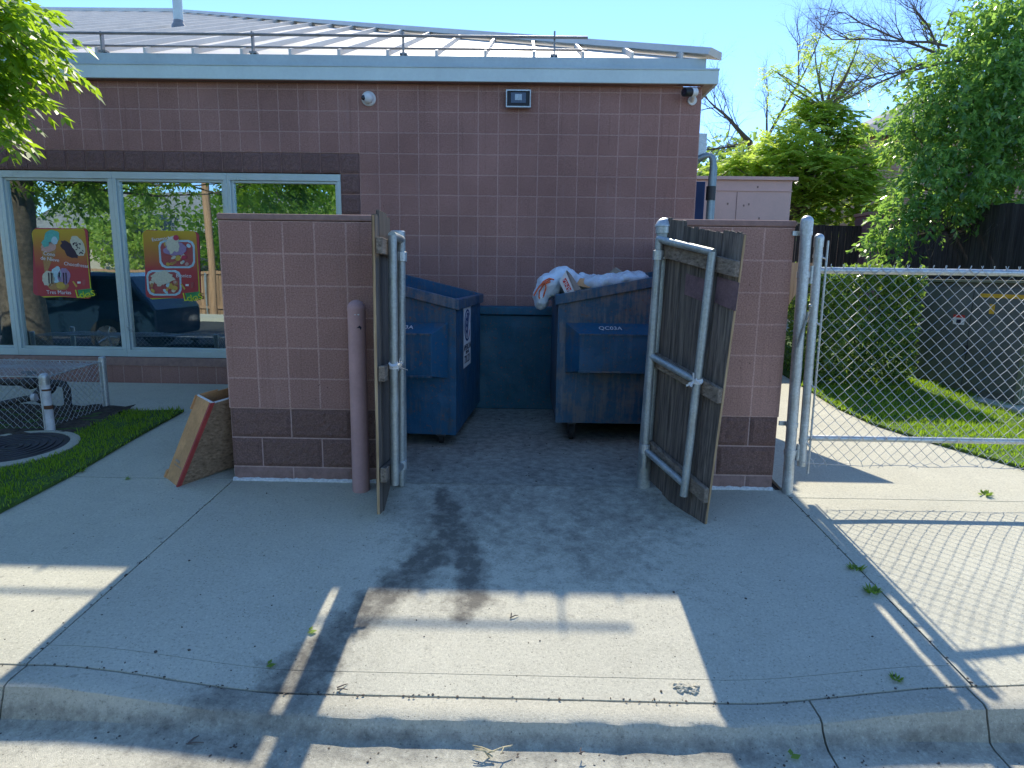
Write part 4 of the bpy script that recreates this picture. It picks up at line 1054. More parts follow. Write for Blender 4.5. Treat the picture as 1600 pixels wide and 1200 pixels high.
m = MB(); m.tube([(cx1-.02, cy0-.03, .03), (cx1-.025, cy0-.03, .5)], .006, 6); m.tube([(cx1-.02, cy1-.02, .1), (cx1-.02, cy1-.02, .57)], .006, 6)
m.tube([(cx1, cy0, .53), (cx1, cy1, .56)], .004, 6); m.tube([(cx1, cy0, .53), (cx0, cy0, .53)], .004, 6); m.tube([(cx1, cy1, .56), (cx0, cy1, .56)], .004, 6); m.build('edge_wire', 'wire', e)
m = MB()
chain(m, (cx0, cy0, .10), (1, 0, 0), (0, 0, 1), cx1-cx0, .43, .03, .0018)
chain(m, (cx1, cy0, .12), (0, 1, 0), (0, 0, 1), cy1-cy0, .42, .03, .0018)
chain(m, (cx0, cy1, .15), (1, 0, 0), (0, 0, 1), cx1-cx0, .40, .03, .0018)
chain(m, (cx0, cy0, .53), (1, 0, 0), (0, 1, .04), cx1-cx0, cy1-cy0, .03, .0018, barbs=False)
m.build('mesh', 'wire', e)
e = thing('backflow_valve', (-4.2, 1.2, .08), 'dark bronze backflow pipes and valve inside the wire cage', 'valve')
m = MB()
def elbow(pts, r): m.tube(pts, r, 12)
elbow([(-3.98, 1.3, .0), (-3.98, 1.3, .36), (-4.0, 1.3, .40), (-4.05, 1.3, .41), (-4.6, 1.3, .41), (-4.66, 1.3, .39), (-4.68, 1.3, .34), (-4.68, 1.3, 0)], .03)
m.build('pipe', 'pipe', e, True)
m = MB(); m.sphere((-4.14, 1.28, .38), .075, 14, 10, (1, .9, .95)); m.tube([(-4.14, 1.28, .38), (-4.20, 1.2, .27)], .05, 12); m.sphere((-4.3, 1.3, .41), .06, 12, 8, (1.3, 1, 1)); m.tube([(-4.3, 1.3, .41), (-4.3, 1.3, .50)], .02, 8); m.tube([(-4.36, 1.3, .50), (-4.24, 1.3, .50)], .012, 8); m.build('valve_body', 'pipe', e, True)
m = MB(); elbow([(-4.40, 1.0, .02), (-4.40, 1.0, .20), (-4.38, 1.0, .25), (-4.32, 1.0, .28), (-4.15, 1.02, .32), (-4.08, 1.04, .33)], .026); m.build('pipe', 'pipe', e, True)
m = MB(); m.tube([(-4.09, 1.038, .328), (-4.06, 1.045, .332)], .034, 12); m.build('pipe_flange', 'whitepost', e, True)
# manhole
e = thing('manhole_cover', (-3.83, .46, gz(-3.8, .46)), 'round dark manhole cover in a concrete ring set in the grass', 'manhole cover')
z0 = gz(-3.83, .46)+.02; tilt = Matrix.Translation((-3.83, .46, z0)) @ Matrix.Rotation(math.atan(S), 4, 'X')
m = MB(); m.lathe([(.43, -.06), (.43, .012), (.41, .02), (.365, .02), (.365, -.06)], (0, 0, 0), 48, tilt); m.build('ring', 'curb', e, True)
m = MB(); prof = [(.36, -.02), (.36, .016), (.33, .018)]
for k in range(6): r0 = .30-k*.05; prof += [(r0+.02, .018), (r0+.018, .026), (r0-.004, .026), (r0-.006, .018)]
m.lathe(prof+[(.01, .018)], (0, 0, 0), 48, tilt); m.build('lid', 'iron', e)

# ------------------------------------------------------------------ right background
def leaves_in(m, c, r, n, L, W, flat_=1.0, down=.3, shell=.55):
    c = Vector(c)
    for _ in range(n):
        d = rv(); rad = r*(shell+(1-shell)*random.random()**.6 if random.random() < .75 else random.random())
        p = c+Vector((d.x*rad, d.y*rad, d.z*rad*flat_))
        k = noise.noise(p*(2.2/r)*.8)
        if k < -.12: continue
        m.leaf(p, (rv()+Vector((0, 0, -down))+d*.4), rv()+Vector((0, 0, .6)), L*rnd(.7, 1.3), W*rnd(.7, 1.3))
def limb(m, a, b, r0, r1, bend=.12, n=6, seg=7):
    a, b = Vector(a), Vector(b); L = (b-a).length; o_ = rv()*L*bend; pts = []; rs = []
    for i in range(n+1):
        t = i/n; pts.append(a.lerp(b, t)+o_*math.sin(math.pi*t)+rv()*L*.012*(0 < i < n)); rs.append(r0+(r1-r0)*t)
    m.tube(pts, rs, seg); return pts
def twigs(m, p, d, L, r, depth):
    r *= .72 if depth == 2 else .8
    """bare branch that keeps forking"""
    pts = [p]; n = 5; q = p; dd = d.normalized()
    for i in range(n):
        dd = (dd+rv()*.22+Vector((0, 0, .05))).normalized(); q = q+dd*L/n; pts.append(q)
    m.tube(pts, [r*(1-.75*i/n) for i in range(n+1)], 5, False)
    if depth > 0:
        for i in range(1, n+1):
            for _ in range(2 if depth > 1 else 2):
                if random.random() < .85:
                    sd = (dd+rv()*.95).normalized(); twigs(m, pts[i], sd, L*rnd(.35, .6), r*(1-.75*i/n)*.7, depth-1)
# hedge
e = thing('hedge', (3.9, 3.4, .2), 'clipped dense green hedge behind the chain link gate', 'hedge')
m = MB()
for _ in range(17000):
    x = rnd(3.25, 4.42); yv = rnd(3.0, 4.3); z = rnd(.2, 1.53)
    f = random.random()
    if f < .42: yv = 3.0+abs(random.gauss(0, .09))
    elif f < .72: z = 1.50-abs(random.gauss(0, .07))
    elif f < .84: x = 3.25+abs(random.gauss(0, .08))
    b = .13*noise.noise(Vector((x*2.2, yv*2.2, z*2.2)))+.05*noise.noise(Vector((x*7, yv*7, z*7)))
    p = Vector((x+b*.5, yv+b, z+b*(.8 if z > 1.2 else .2)))
    m.leaf(p, rv()+Vector((0, -.4, .3)), rv()+Vector((0, -.3, .6)), rnd(.035, .07), rnd(.022, .04))
m.build('foliage', 'leafhedge', e)
m = MB()
for k in range(14): limb(m, (rnd(3.4, 4.6), rnd(3.3, 4), .15), (rnd(3.4, 4.6), rnd(3.2, 4.1), rnd(.9, 1.35)), .018, .006)
m.build('stems', 'bark', e)
# transformer cabinet: face toward the walk, near corner at right
e = thing('utility_cabinet', (5.4, 2.8, .15), 'grey green utility cabinet with yellow stickers behind the chain link gate', 'utility cabinet')
c0, c1 = Vector((4.93, 2.12, 0)), Vector((4.70, 3.62, 0)); dx = Vector((1.4, .21, 0))
ztop = 1.385; z0 = .20
m = MB(); q = [c0, c0+dx, c1+dx, c1]; m.hexa([p+Vector((0, 0, z0)) for p in q]+[p+Vector((0, 0, ztop)) for p in q]); m.build('body', 'tf', e, bevel=.006)
fn = Vector((-(c1-c0).y, (c1-c0).x, 0)).normalized(); fn = fn if fn.x < 0 else -fn
fd = (c1-c0)
def fpt(s_, z, off): return c0+fd*s_+fn*off+Vector((0, 0, z))
def fq(name, s0, s1, za, zb2, off, th, mat, par_): 
    m = MB(); ps = [fpt(s0, za, off), fpt(s1, za, off), fpt(s1, zb2, off), fpt(s0, zb2, off)]; m.prism(ps, fn*th); return m.build(name, mat, par_, bevel=.003 if th > .005 else 0)
fq('door', .035, .45, .27, 1.33, .0005, .014, 'tf', e); dr2 = fq('door', .46, .97, .27, 1.33, .0005, .014, 'tf', e)
fq('door_handle', .44, .455, .62, .72, .0145, .02, 'iron', dr2)
fq('corner_trim', -.004, .03, .21, 1.375, .0005, .02, 'tfside', e)
m = MB(); m.prism([p+Vector((0, 0, ztop+.001)) for p in (c0+fn*.03+Vector((0, -.03, 0)), c0+dx+Vector((0, -.03, 0)), c1+dx, c1+fn*.03)], (0, 0, .03)); m.build('lid', 'tfside', e, bevel=.004)
sn = Vector((dx.y, -dx.x, 0)).normalized()
m = MB(); m.prism([c0+sn*.001+Vector((0, 0, .22)), c0+dx+sn*.001+Vector((0, 0, .22)), c0+dx+sn*.001+Vector((0, 0, 1.37)), c0+sn*.001+Vector((0, 0, 1.37))], sn*.012); m.build('side_panel', 'tfside', e)
fq('yellow_tape', .06, .40, 1.235, 1.275, .0148, .002, 'yellow', e); fq('orange_tag', .27, .31, 1.07, 1.17, .0148, .002, 'yellow', e)
lb = fq('warning_label', .50, .60, .93, 1.02, .0148, .002, 'labelw', e); fq('label_heading', .50, .60, 1.005, 1.035, .017, .0015, 'labelr', lb); fq('label_mark', .53, .57, .945, .985, .017, .0015, 'ink', lb)
m = MB(); q = [c0+fn*.22+Vector((.05, -.2, 0)), c0+dx+Vector((0, -.2, 0)), c1+dx+Vector((0, .2, 0)), c1+fn*.22+Vector((0, .2, 0))]; m.prism([p+Vector((0, 0, .08)) for p in q], (0, 0, .118)); m.build('pad', 'walk', e, bevel=.01)
# pink shed
e = thing('shed', (3.7, 6.5, .4), 'pale pink flat roofed shed behind the right wall', 'shed')
s0, s1 = at(1117, 281, 6.0), at(1238, 284, 6.0)
m = MB(); m.box((1.9, 6.0, .3), (s1.x, 7.8, s0.z)); m.build('wall', 'shed', e)
m = MB(); m.box((1.85, 5.95, s0.z+.002), (s1.x+.07, 7.85, s0.z+.05)); m.box((1.9, 5.985, s0.z-.16), (s1.x+.012, 5.999, s0.z-.148)); m.build('roof_edge', 'shed', e)
xs_ = at(1152, 300, 6).x; m = MB(); m.box((xs_-.004, 5.994, .3), (xs_+.004, 5.999, s0.z-.17)); m.build('panel_seam', 'cap', e)
m = MB()
for u, v in ((1184, 292), (1137, 318), (1162, 321), (1186, 341), (1170, 319)):
    q = at(u, v, 5.998); m.box((q.x-.011, 5.994, q.z-.016), (q.x+.011, 5.999, q.z+.012))
m.build('anchor_plate', 'cap', e)
e = thing('shadow_panel', (1.95, 1.75, .11), 'made up slanted panel added unseen behind the right enclosure wall to cast a triangular shadow', 'shadow caster')  # invented panel, hidden from view, added to cast the triangular shadow by the gate
m = MB(); m.prism([(1.72, 1.75, .118), (1.86, 1.75, .118), (2.64, 1.75, 1.545), (1.72, 1.75, 1.545)], (0, .02, 0)); m.build('sheet', 'planktan', e)
m = MB(); m.box((1.72, 1.771, 1.40), (2.50, 1.81, 1.49)); m.box((1.72, 1.771, .25), (1.90, 1.81, .34)); m.build('batten', 'woodrail', e)
# dark fence, brick pillar
def plank_fence(name, a, b, h, pw, mat, label, gap=.006, rail=True):
    a, b = Vector(a), Vector(b); d = b-a; L = d.length; d.normalize(); nn = d.cross(Vector((0, 0, 1)))
    e = thing(name, a, label, 'fence')
    m = MB(); n = int(L/pw)
    for k in range(n):
        p0 = a+d*(k*pw+gap); p1 = a+d*((k+1)*pw-gap); hh = h+rnd(-.02, .02); o_ = nn*rnd(-.004, .004)
        m.hexa([p0+o_, p1+o_, p1+nn*.02+o_, p0+nn*.02+o_]+[q+Vector((0, 0, hh)) for q in (p0+o_, p1+o_, p1+nn*.02+o_, p0+nn*.02+o_)])
    m.build('boards', mat, e)
    for z in (.3, h-.12):
        m = MB(); m.hexa([a-nn*.05+Vector((0, 0, z)), b-nn*.05+Vector((0, 0, z)), b-nn*.01+Vector((0, 0, z)), a-nn*.01+Vector((0, 0, z))]+[q+Vector((0, 0, .11)) for q in (a-nn*.05+Vector((0, 0, z)), b-nn*.05+Vector((0, 0, z)), b-nn*.01+Vector((0, 0, z)), a-nn*.01+Vector((0, 0, z)))]); m.build('rail', mat, e)
    for k in range(int(L/2.2)+1):
        p = a+d*min(L-.06, k*2.2+.05)-nn*.03; m = MB(); m.tube([p+Vector((0, 0, 0)), p+Vector((0, 0, h*.96))], .034, 10); m.build('post', 'galvold', e, True)
    return e
zf = S*9-.08
plank_fence('wood_fence', (7.05, 8.7, zf-.1), (6.75, 2.6, S*4-.1), 2.2, .14, 'darkwood', 'dark weathered board fence behind the hedge and cabinet at far right')
plank_fence('wood_fence', (1.2, 9.35, zf-.1), (6.85, 9.2, zf-.1), 2.05, .14, 'darkwood', 'dark board fence left of the brick pillar behind the trees')
q0, q1 = at(1357, 335, 9.0), at(1405, 332, 9.0)
e = thing('brick_pillar', (q0.x, 9, zf), 'mauve block pillar joining the two dark board fences', 'pillar')
m = MB(); m.box((q0.x, 9.0, zf-.2), (q1.x, 9.5, q0.z-.02)); m.build('shaft', 'pillar', e)
m = MB(); m.box((q0.x-.03, 8.97, q0.z-.018), (q1.x+.03, 9.53, q0.z+.05)); m.build('cap', 'cap', e, bevel=.01)
# brick house behind
e = thing('brick_house', (12, 14, 1), 'tan brick house with grey shingle roof half hidden by the trees', 'house')
hz0 = at(1345, 203, 14).z; hx = at(1345, 203, 14).x
m = MB(); m.box((hx+.35, 14.3, .5), (20, 21, hz0-.05)); m.build('wall', 'brickh', e)
m = MB(); ex, ey0, ey1, ez = hx, 14.0, 21.3, hz0; pk = 1.9; rx = ex+3.65
m.add([(ex, ey0, ez), (20.3, ey0, ez), (20.3, ey1, ez), (ex, ey1, ez), (rx, 17.65, ez+pk), (20.3, 17.65, ez+pk), (ex, ey0, ez-.12), (20.3, ey0, ez-.12), (20.3, ey1, ez-.12), (ex, ey1, ez-.12)],
      [(0, 1, 5, 4), (0, 4, 3), (3, 4, 5, 2), (1, 2, 5), (0, 6, 7, 1), (3, 9, 6, 0), (2, 8, 9, 3), (1, 7, 8, 2), (6, 9, 8, 7)]); m.build('roof', 'shingle', e)
m = MB(); m.box((11, 14.27, 2.2), (12.4, 14.299, 3.6)); wn = m.build('window', 'labelw', e); m = MB(); m.box((11.08, 14.26, 2.28), (12.32, 14.269, 3.52)); m.build('pane', 'carglass', wn)

# locust tree
e = thing('locust_tree', (5.6, 11, .7), 'feathery light green tree behind the pink shed', 'tree', 'trees behind the building')
m = MB(); lf = MB(); base = Vector((5.4, 10.8, .5)); top = at(1275, 250, 10.8)
limb(m, base, top, .16, .09, .03); 
CL = [(1180, 255, 10.5, .62), (1205, 235, 10.8, .55), (1150, 262, 10.3, .42), (1225, 215, 11, .6), (1265, 200, 11.2, .72), (1300, 215, 11, .7), (1255, 170, 11.3, .5), (1290, 170, 11, .5), (1330, 240, 11, .62), (1360, 255, 10.6, .55), (1385, 235, 11, .4), (1235, 255, 10.2, .7), (1280, 265, 10.2, .75), (1320, 285, 10.4, .65), (1260, 300, 10.4, .7), (1300, 320, 10.4, .55), (1345, 300, 10.2, .45), (1215, 290, 10.6, .6), (1200, 265, 10.9, .5), (1140, 268, 10.9, .35), (1120, 270, 10.9, .3), (1330, 205, 10.8, .5), (1365, 285, 10.6, .5), (1385, 320, 10.4, .35), (1300, 255, 10, .6), (1340, 330, 10.3, .4), (1245, 225, 10.4, .6), (1270, 335, 10.3, .4), (1310, 175, 10.9, .4)]
for u, v, Y, r in CL:
    c = at(u, v, Y); limb(m, base.lerp(top, rnd(.5, 1)), c, .045, .012, .15)
    for j in range(int(54*r/.5)):
        p = c+rv()*r*rnd(.2, 1.0); d = Vector((rnd(-1, 1), rnd(-1, 1), rnd(-.35, .15))).normalized()
        L = rnd(.22, .42)
        for q in range(11):
            t = q/10; pp = p+d*L*t+Vector((0, 0, -.28*t*t*L)); 
            for sgn in (-1, 1): lf.leaf(pp+rv()*.01, d*.5+d.cross(Vector((0, 0, 1)))*sgn+Vector((0, 0, -.2)), Vector((0, 0, 1))+rv()*.4, .115*rnd(.8, 1.3), .05)
# thin upright sprays standing clear of the crown
for u, v, r in ((1215, 115, .34), (1225, 135, .26), (1275, 65, .30), (1285, 85, .42), (1310, 92, .42), (1335, 88, .36), (1275, 110, .36), (1300, 120, .36), (1345, 55, .26), (1360, 95, .36), (1380, 90, .2), (1365, 130, .30), (1330, 125, .26), (1205, 108, .2), (1240, 150, .3), (1320, 140, .24)):
    c = at(u, v, 11.2); limb(m, at(1290, 170, 11.2), c, .03, .008, .1)
    for j in range(int(22*r/.4)):
        p = c+Vector((rnd(-1, 1)*r*1.3, rnd(-1, 1)*r, rnd(-.5, .5)*r)); d = Vector((rnd(-1, 1), rnd(-1, 1), rnd(-.5, .1))).normalized(); L = rnd(.2, .4)
        for q in range(10):
            t = q/9; pp = p+d*L*t+Vector((0, 0, -.3*t*t*L))
            for sgn in (-1, 1): lf.leaf(pp+rv()*.01, d*.5+d.cross(Vector((0, 0, 1)))*sgn+Vector((0, 0, -.2)), Vector((0, 0, 1))+rv()*.4, .08*rnd(.8, 1.3), .032)
m.build('trunk', 'bark', e, True); lf.build('crown', 'leaflocust', e)
# bare branched tree
e = thing('bare_tree', (5.6, 13, .8), 'leafless grey branches rising behind the light green tree', 'tree', 'trees behind the building')
m = MB(); b = at(1190, 330, 12.5); b.z = .6; c = at(1172, 222, 12.5)
m.tube([b, b.lerp(c, .5)+Vector((.1, 0, 0)), c], [.16, .12, .07], 8)
l1 = limb(m, c, at(1108, 158, 12.2), .065, .018, .05); random.seed(11)
for k, p in enumerate(l1[1:]): 
    for _ in range(2): twigs(m, p, Vector((rnd(-1.2, .3), rnd(-.4, .4), rnd(-.6, 1))), rnd(.8, 1.3), .020, 2)
l2 = limb(m, c, at(1100, 235, 12.4), .035, .012, .05)
for p in l2[1:]: twigs(m, p, Vector((-1, rnd(-.4, .4), rnd(-.6, .6))), rnd(.6, 1.0), .014, 2)
l3 = limb(m, b.lerp(c, .8), at(1248, 128, 12.6), .05, .022, .06); l4 = limb(m, l3[-1], at(1250, 60, 12.6), .02, .008, .05); l5 = limb(m, l3[-1], at(1290, 30, 12.6), .02, .008, .05)
for p in l3[3:]+l4[1:]+l5[1:]:
    twigs(m, p, Vector((rnd(-.5, .5), rnd(-.4, .4), 1)), rnd(.6, 1.1), .015, 2)
l6 = limb(m, l3[2], at(1200, 140, 12.4), .03, .012, .05)
for p in l6[2:]: twigs(m, p, Vector((rnd(-.7, .2), rnd(-.3, .3), 1)), rnd(.5, .9), .012, 2)
m.build('branches', 'twig', e, True)
# big dark tree on the right
e = thing('broadleaf_tree', (8.2, 6.3, .3), 'large glossy dark green tree overhanging the fence at far right', 'tree', 'trees behind the building')
m = MB(); lf = MB(); base = Vector((8.6, 7.2, .2)); hub = at(1560, 180, 7.0)
limb(m, base, hub, .22, .13, .03)
CL = [(1570, 20, 7, .8), (1600, 60, 6.6, .9), (1545, 60, 7, .55), (1500, 100, 7, .55), (1560, 120, 6.6, .8), (1470, 130, 6.8, .45), (1520, 150, 6.4, .65), (1440, 160, 6.6, .40), (1600, 170, 6.2, .9), (1480, 190, 6.4, .6), (1425, 205, 6.4, .42), (1540, 215, 6.2, .7), (1450, 240, 6.2, .5), (1500, 260, 6, .6), (1405, 185, 6.6, .25), (1580, 270, 6, .7), (1430, 285, 6, .40), (1470, 300, 5.9, .42), (1540, 290, 5.9, .45), (1410, 330, 5.8, .27), (1400, 350, 5.8, .25), (1385, 368, 5.7, .24), (1420, 355, 5.8, .28), (1380, 385, 5.7, .17), (1445, 325, 5.9, .3), (1500, 320, 5.9, .3), (1620, 10, 7, .8), (1640, 230, 6, .7), (1405, 385, 5.7, .18), (1640, 130, 6.5, .8)]
for u, v, Y, r in CL:
    c = at(u, v, Y); pts = limb(m, base.lerp(hub, rnd(.55, 1)), c, .05, .012, .18)
    for _ in range(int(62*(r/.5)**2)):
        d = rv(); q = c+d*r*(random.random()**.5)*(.55+1.1*abs(noise.noise(d*1.7+c*.9))+.15)
        g_ = (d*.7+rv()*.6+Vector((-.25, -.15, -.35))).normalized(); sl = rnd(.16, .36)
        for i in range(13):
            t = i/12; pp = q+g_*sl*t+Vector((0, 0, -.3*sl*t*t))+rv()*.02
            lf.leaf(pp, g_*.6+rv()*.7+Vector((0, 0, -.3)), rv()*.7+Vector((0, 0, .8)), rnd(.075, .135), rnd(.032, .056))
random.seed(5)
for (a, b2) in (((1480, 72), (1300, 62)), ((1500, 95), (1340, 125)), ((1470, 85), (1430, 15)), ((1460, 82), (1320, 20)), ((1440, 100), (1330, 150))):
    pts = limb(m, at(*a, 6.8), at(*b2, 6.8), .021, .007, .05)
    for p in pts[1:]: 
        dd = (pts[-1]-pts[0]).normalized(); 
        for _ in range(2): twigs(m, p, dd+rv()*.7+Vector((0, 0, .25)), rnd(.4, .8), .011, 2)
for k in range(18):
    a = at(rnd(1420, 1600), rnd(300, 345), 6.0); twigs(m, a, Vector((rnd(-1, .6), rnd(-.3, .3), rnd(-.8, -.1))), rnd(.5, .9), .01, 1)
m.build('trunk', 'bark', e, True); lf.build('crown', 'leafdark', e)
# distant trees closing the horizon
def far_tree(x, y, h, r, lab, mat='leafdark', n=5000, grp='trees across the street'):
    z0 = tz(y); e = thing('street_tree', (x, y, z0), lab, 'tree', grp); m = MB(); limb(m, (x, y, z0-.1), (x, y, z0+h*.6), r*.08, r*.04, .03); m.build('trunk', 'bark', e, True); lf = MB()
    for k in range(9):
        c = Vector((x+rnd(-.6, .6)*r, y+rnd(-.6, .6)*r, z0+h*rnd(.42, .85))); leaves_in(lf, c, r*.55, n//9, .22, .12)
    lf.build('crown', mat, e)
random.seed(21)
far_tree(9.5, 24, 6.2, 2.6, 'far green tree rising behind the brick house', 'leafhedge', 5000, 'trees behind the building')
far_tree(2.6, 17, 4.6, 1.9, 'small green tree low behind the pink shed', 'leafhedge', 5000, 'trees behind the building')
far_tree(6.2, 14.5, 4.2, 1.9, 'leafy dark tree filling in behind the light green one', 'leafhedge', 5000, 'trees behind the building')

# ------------------------------------------------------------------ ash tree that overhangs the upper left
random.seed(3)
e = thing('ash_tree', (-8.3, -.9, -.05), 'bright green leafy branches overhanging the roof at upper left', 'tree')
m = MB(); lf = MB(); tb = Vector((-8.3, -.9, -.12)); hub = Vector((-8.0, -.7, 3.0)); m.tube([tb, tb+Vector((.05, 0, .4)), Vector((-8.2, -.8, 1.6)), hub], [.42, .33, .29, .24], 14)
def spray(p, d, L, n=6, leafL=.095):
    d = d.normalized(); q = p
    for i in range(n):
        t = (i+1)/n; q = p+d*L*t+Vector((0, 0, -.35*L*t*t))
        sdv = d.cross(Vector((0, 0, 1)))
        if sdv.length < .1: sdv = Vector((1, 0, 0))
        sdv.normalize()
        for sg in (-1, 1):
            lf.leaf(q, d*.55+sdv*sg*.8+Vector((0, 0, -.45))+rv()*.3, Vector((0, 0, 1))+rv()*.7, leafL*rnd(.75, 1.25), leafL*.36*rnd(.8, 1.2))
    lf.leaf(q, d*.6+Vector((0, 0, -.6)), rv()+Vector((0, 0, 1)), leafL*1.1, leafL*.36)
VIS = [(5, 10), (35, 8), (70, 10), (95, 22), (20, 40), (55, 40), (85, 45), (110, 55), (125, 65), (10, 70), (45, 72), (78, 78), (100, 88), (120, 100), (138, 108), (15, 100), (55, 102), (85, 108), (20, 130), (55, 130), (80, 135), (92, 142), (10, 155), (35, 160), (5, 185), (30, 185), (45, 195), (-20, 20), (-20, 60), (-20, 100), (-20, 140), (-25, 175), (50, 20), (25, 15), (65, 60), (30, 60), (100, 100), (70, 120), (75, 15), (40, 50), (48, 30), (60, 85), (40, 115), (25, 165), (40, 140), (65, 140), (60, 205), (15, 205), (38, 60), (90, 70), (50, 170), (20, 85), (35, 95)]
for u, v in VIS:
    c = at(u-62, v-14, .2+rnd(-.35, .35)); src = at(-80, v*.55-40, .1)
    if random.random() < .35: limb(m, src, c, .010, .003, .06, 5, 5)
    for _ in range(5): spray(c+rv()*.07, Vector((.9, rnd(-.5, .4), rnd(-.5, .2)))+rv()*.45, rnd(.13, .24), 5, .085)
for v in (-20, 40, 90): limb(m, hub, at(-80, v*.55-40, .1), .06, .012, .08)
for k in range(46):
    c = hub+Vector((rnd(-3.8, 3.4), rnd(-2.6, 2.6), rnd(.2, 4.2)))
    if c.x > -4.6 and c.y > -2.0: c.z = max(c.z, 4.4)
    limb(m, hub, c, .05, .01, .12, 5, 5)
    for j in range(26): spray(c+rv()*rnd(.1, .75), rv()+Vector((0, 0, -.2)), rnd(.15, .3), 5, .11)
# low boughs seen mirrored in the windows
for k in range(34):
    c = Vector((rnd(-9.6, -4.2), rnd(-2.6, -.2), rnd(2.5, 3.4)))
    if c.x > -5.4: c.y = rnd(-3.4, -2.2)
    limb(m, hub, c, .03, .008, .12, 5, 5)
    for j in range(20): spray(c+rv()*rnd(.1, .45), rv()+Vector((0, 0, -.5)), rnd(.15, .3), 5, .11)
m.build('trunk', 'bark', e, True); lf.build('crown', 'leafash', e)

# ------------------------------------------------------------------ street side behind the viewer, mirrored in the windows
def car(name, cx, cy, L, label, zg=-.306):
    e = thing(name, (cx, cy, zg), label, 'car')
    prof = [(-.5, .35), (-.5, .75), (-.47, .92), (-.30, 1.0), (-.20, 1.05), (-.06, 1.55), (.0, 1.62), (.34, 1.62), (.40, 1.55), (.48, 1.05), (.5, .9), (.5, .35)]
    w2 = .92
    m = MB(); m.prism([(cx+a*L, cy-w2, zg+z) for a, z in prof], (0, 2*w2, 0)); b = m.build('body', 'carpaint', e, bevel=.07)
    for sgn in (-1, 1):
        yy = cy+sgn*(w2+.002)
        for a0, a1, a2, a3 in ((-.165, .10, .10, -.05), (.12, .45, .375, .12)):
            m = MB(); m.prism([(cx+a0*L, yy, zg+1.08), (cx+a1*L, yy, zg+1.08), (cx+a2*L, yy, zg+1.5), (cx+a3*L, yy, zg+1.5)], (0, sgn*.006, 0)); m.build('window', 'carglass', e)
        for a in (-.30, .30):
            m = MB(); x = cx+a*L; m.tube([(x, cy+sgn*(w2-.2), zg+.36), (x, cy+sgn*(w2+.02), zg+.36)], .36, 26); t_ = m.build('wheel', 'rubber', e, True)
            m = MB(); m.tube([(x, cy+sgn*(w2+.021), zg+.36), (x, cy+sgn*(w2+.03), zg+.36)], .23, 20)
            for q in range(5):
                an = q*2*math.pi/5; m.tube([(x, cy+sgn*(w2+.034), zg+.36), (x+.21*math.cos(an), cy+sgn*(w2+.034), zg+.36+.21*math.sin(an))], .02, 6)
            m.build('rim', 'hub', t_)
    for sgn in (-1, 1):
        m = MB(); m.box((cx-.5*L-.012, cy+sgn*.62-.14, zg+.74), (cx-.5*L+.0, cy+sgn*.62+.14, zg+.90)); m.build('headlight', 'lamp', e)
car('parked_car', -9.6, -3.85, 4.7, 'dark blue parked car mirrored in the left window')
car('parked_car', -3.3, -10.2, 4.5, 'dark car parked across the street mirrored beside the second poster')
plank_fence('plank_fence', (-30, -15.5, -.42), (-3.0, -15.5, -.42), 1.75, .15, 'planktan', 'tan plank fence across the street mirrored in the second window')
e = thing('stucco_house', (-13, -22, -.4), 'pale house with low grey roof across the street mirrored in the windows', 'house')
m = MB(); m.box((-22, -27, -.5), (-8.5, -20, 3.0)); m.build('wall', 'stucco', e); m = MB(); m.prism([(-22.6, -27.6, 3.002), (-22.6, -19.4, 3.002), (-22.6, -23.5, 5.2)], (14.7, 0, 0)); m.build('roof', 'shingle', e)
m = MB(); m.box((-15, -19.98, .9), (-13, -19.95, 2.3)); m.build('window', 'carglass', e); m = MB(); m.box((-11.4, -19.98, -.45), (-10.3, -19.95, 1.8)); m.build('door', 'darkwood', e)
e = thing('utility_pole', (-11.4, -14.0, -.4), 'wooden utility pole across the street mirrored in the second window', 'pole')
m = MB(); m.tube([(-11.4, -14, -.4), (-11.4, -14, 8.5)], .13, 12); m.build('pole', 'planktan', e, True); m = MB(); m.box((-12.5, -14.06, 7.6), (-10.3, -13.94, 7.75)); m.build('crossarm', 'planktan', e)
for x, y, h, r, lab in ((-6.6, -17.5, 7, 3.0, 'leafy tree across the street mirrored in the right window pane'), (-3.0, -19, 7.5, 3.2, 'bushy tree farther right across the street mirrored in the right window pane'), (-17, -17.8, 6.5, 2.6, 'rounded tree across the street mirrored behind the first poster'), (1.5, -18, 7, 3.0, 'tree across the street directly opposite the dumpsters'), (-25, -20, 8, 3.2, 'large tree at the far left across the street')):
    far_tree(x, y, h, r, lab, 'leaflocust', 7000)
far_tree(-11.8, -16.9, 5.6, 2.4, 'green tree before the pale house across the street', 'leafash', 7000)
far_tree(-8.6, -18.2, 6.2, 2.5, 'green tree right of the pale house across the street', 'leafash', 7000)

# ------------------------------------------------------------------ small things on the paving
def gput(u, v):
    p = gp(u, v, .085)
    for _ in range(4):
        d = ray(u, v); z = gz(p.x, p.y); p = CAMO+d*((z-CAMO.z)/d.z)
    return p
for u, v, r, lab in ((1337, 890, .045, 'small weed in the slab joint, upper of a pair'), (1363, 926, .05, 'small weed in the slab joint, lower of a pair'), (1540, 774, .05, 'little green weed tuft at the joint under the gate'), (120, 738, .06, 'dry weedy tuft at the lawn corner by the walk'), (1400, 1062, .03, 'tiny weed sprouting at the curb joint')):
    p = gput(u, v); e = tag(MB().build('weed', 'weed'), lab, 'weed', 'weeds in the paving joints'); bpy.data.objects.remove(e)
    m = MB()
    for k in range(34): a = rnd(0, 6.28); m.leaf(p+Vector((math.cos(a)*r*rnd(0, .6), math.sin(a)*r*rnd(0, .5), 0)), Vector((math.cos(a), math.sin(a), rnd(.4, 1.4))), Vector((0, 0, 1))+rv()*.3, r*rnd(.5, 1.0), r*.28)
    tag(m.build('weed', 'weed'), lab, 'weed', 'weeds in the paving joints')
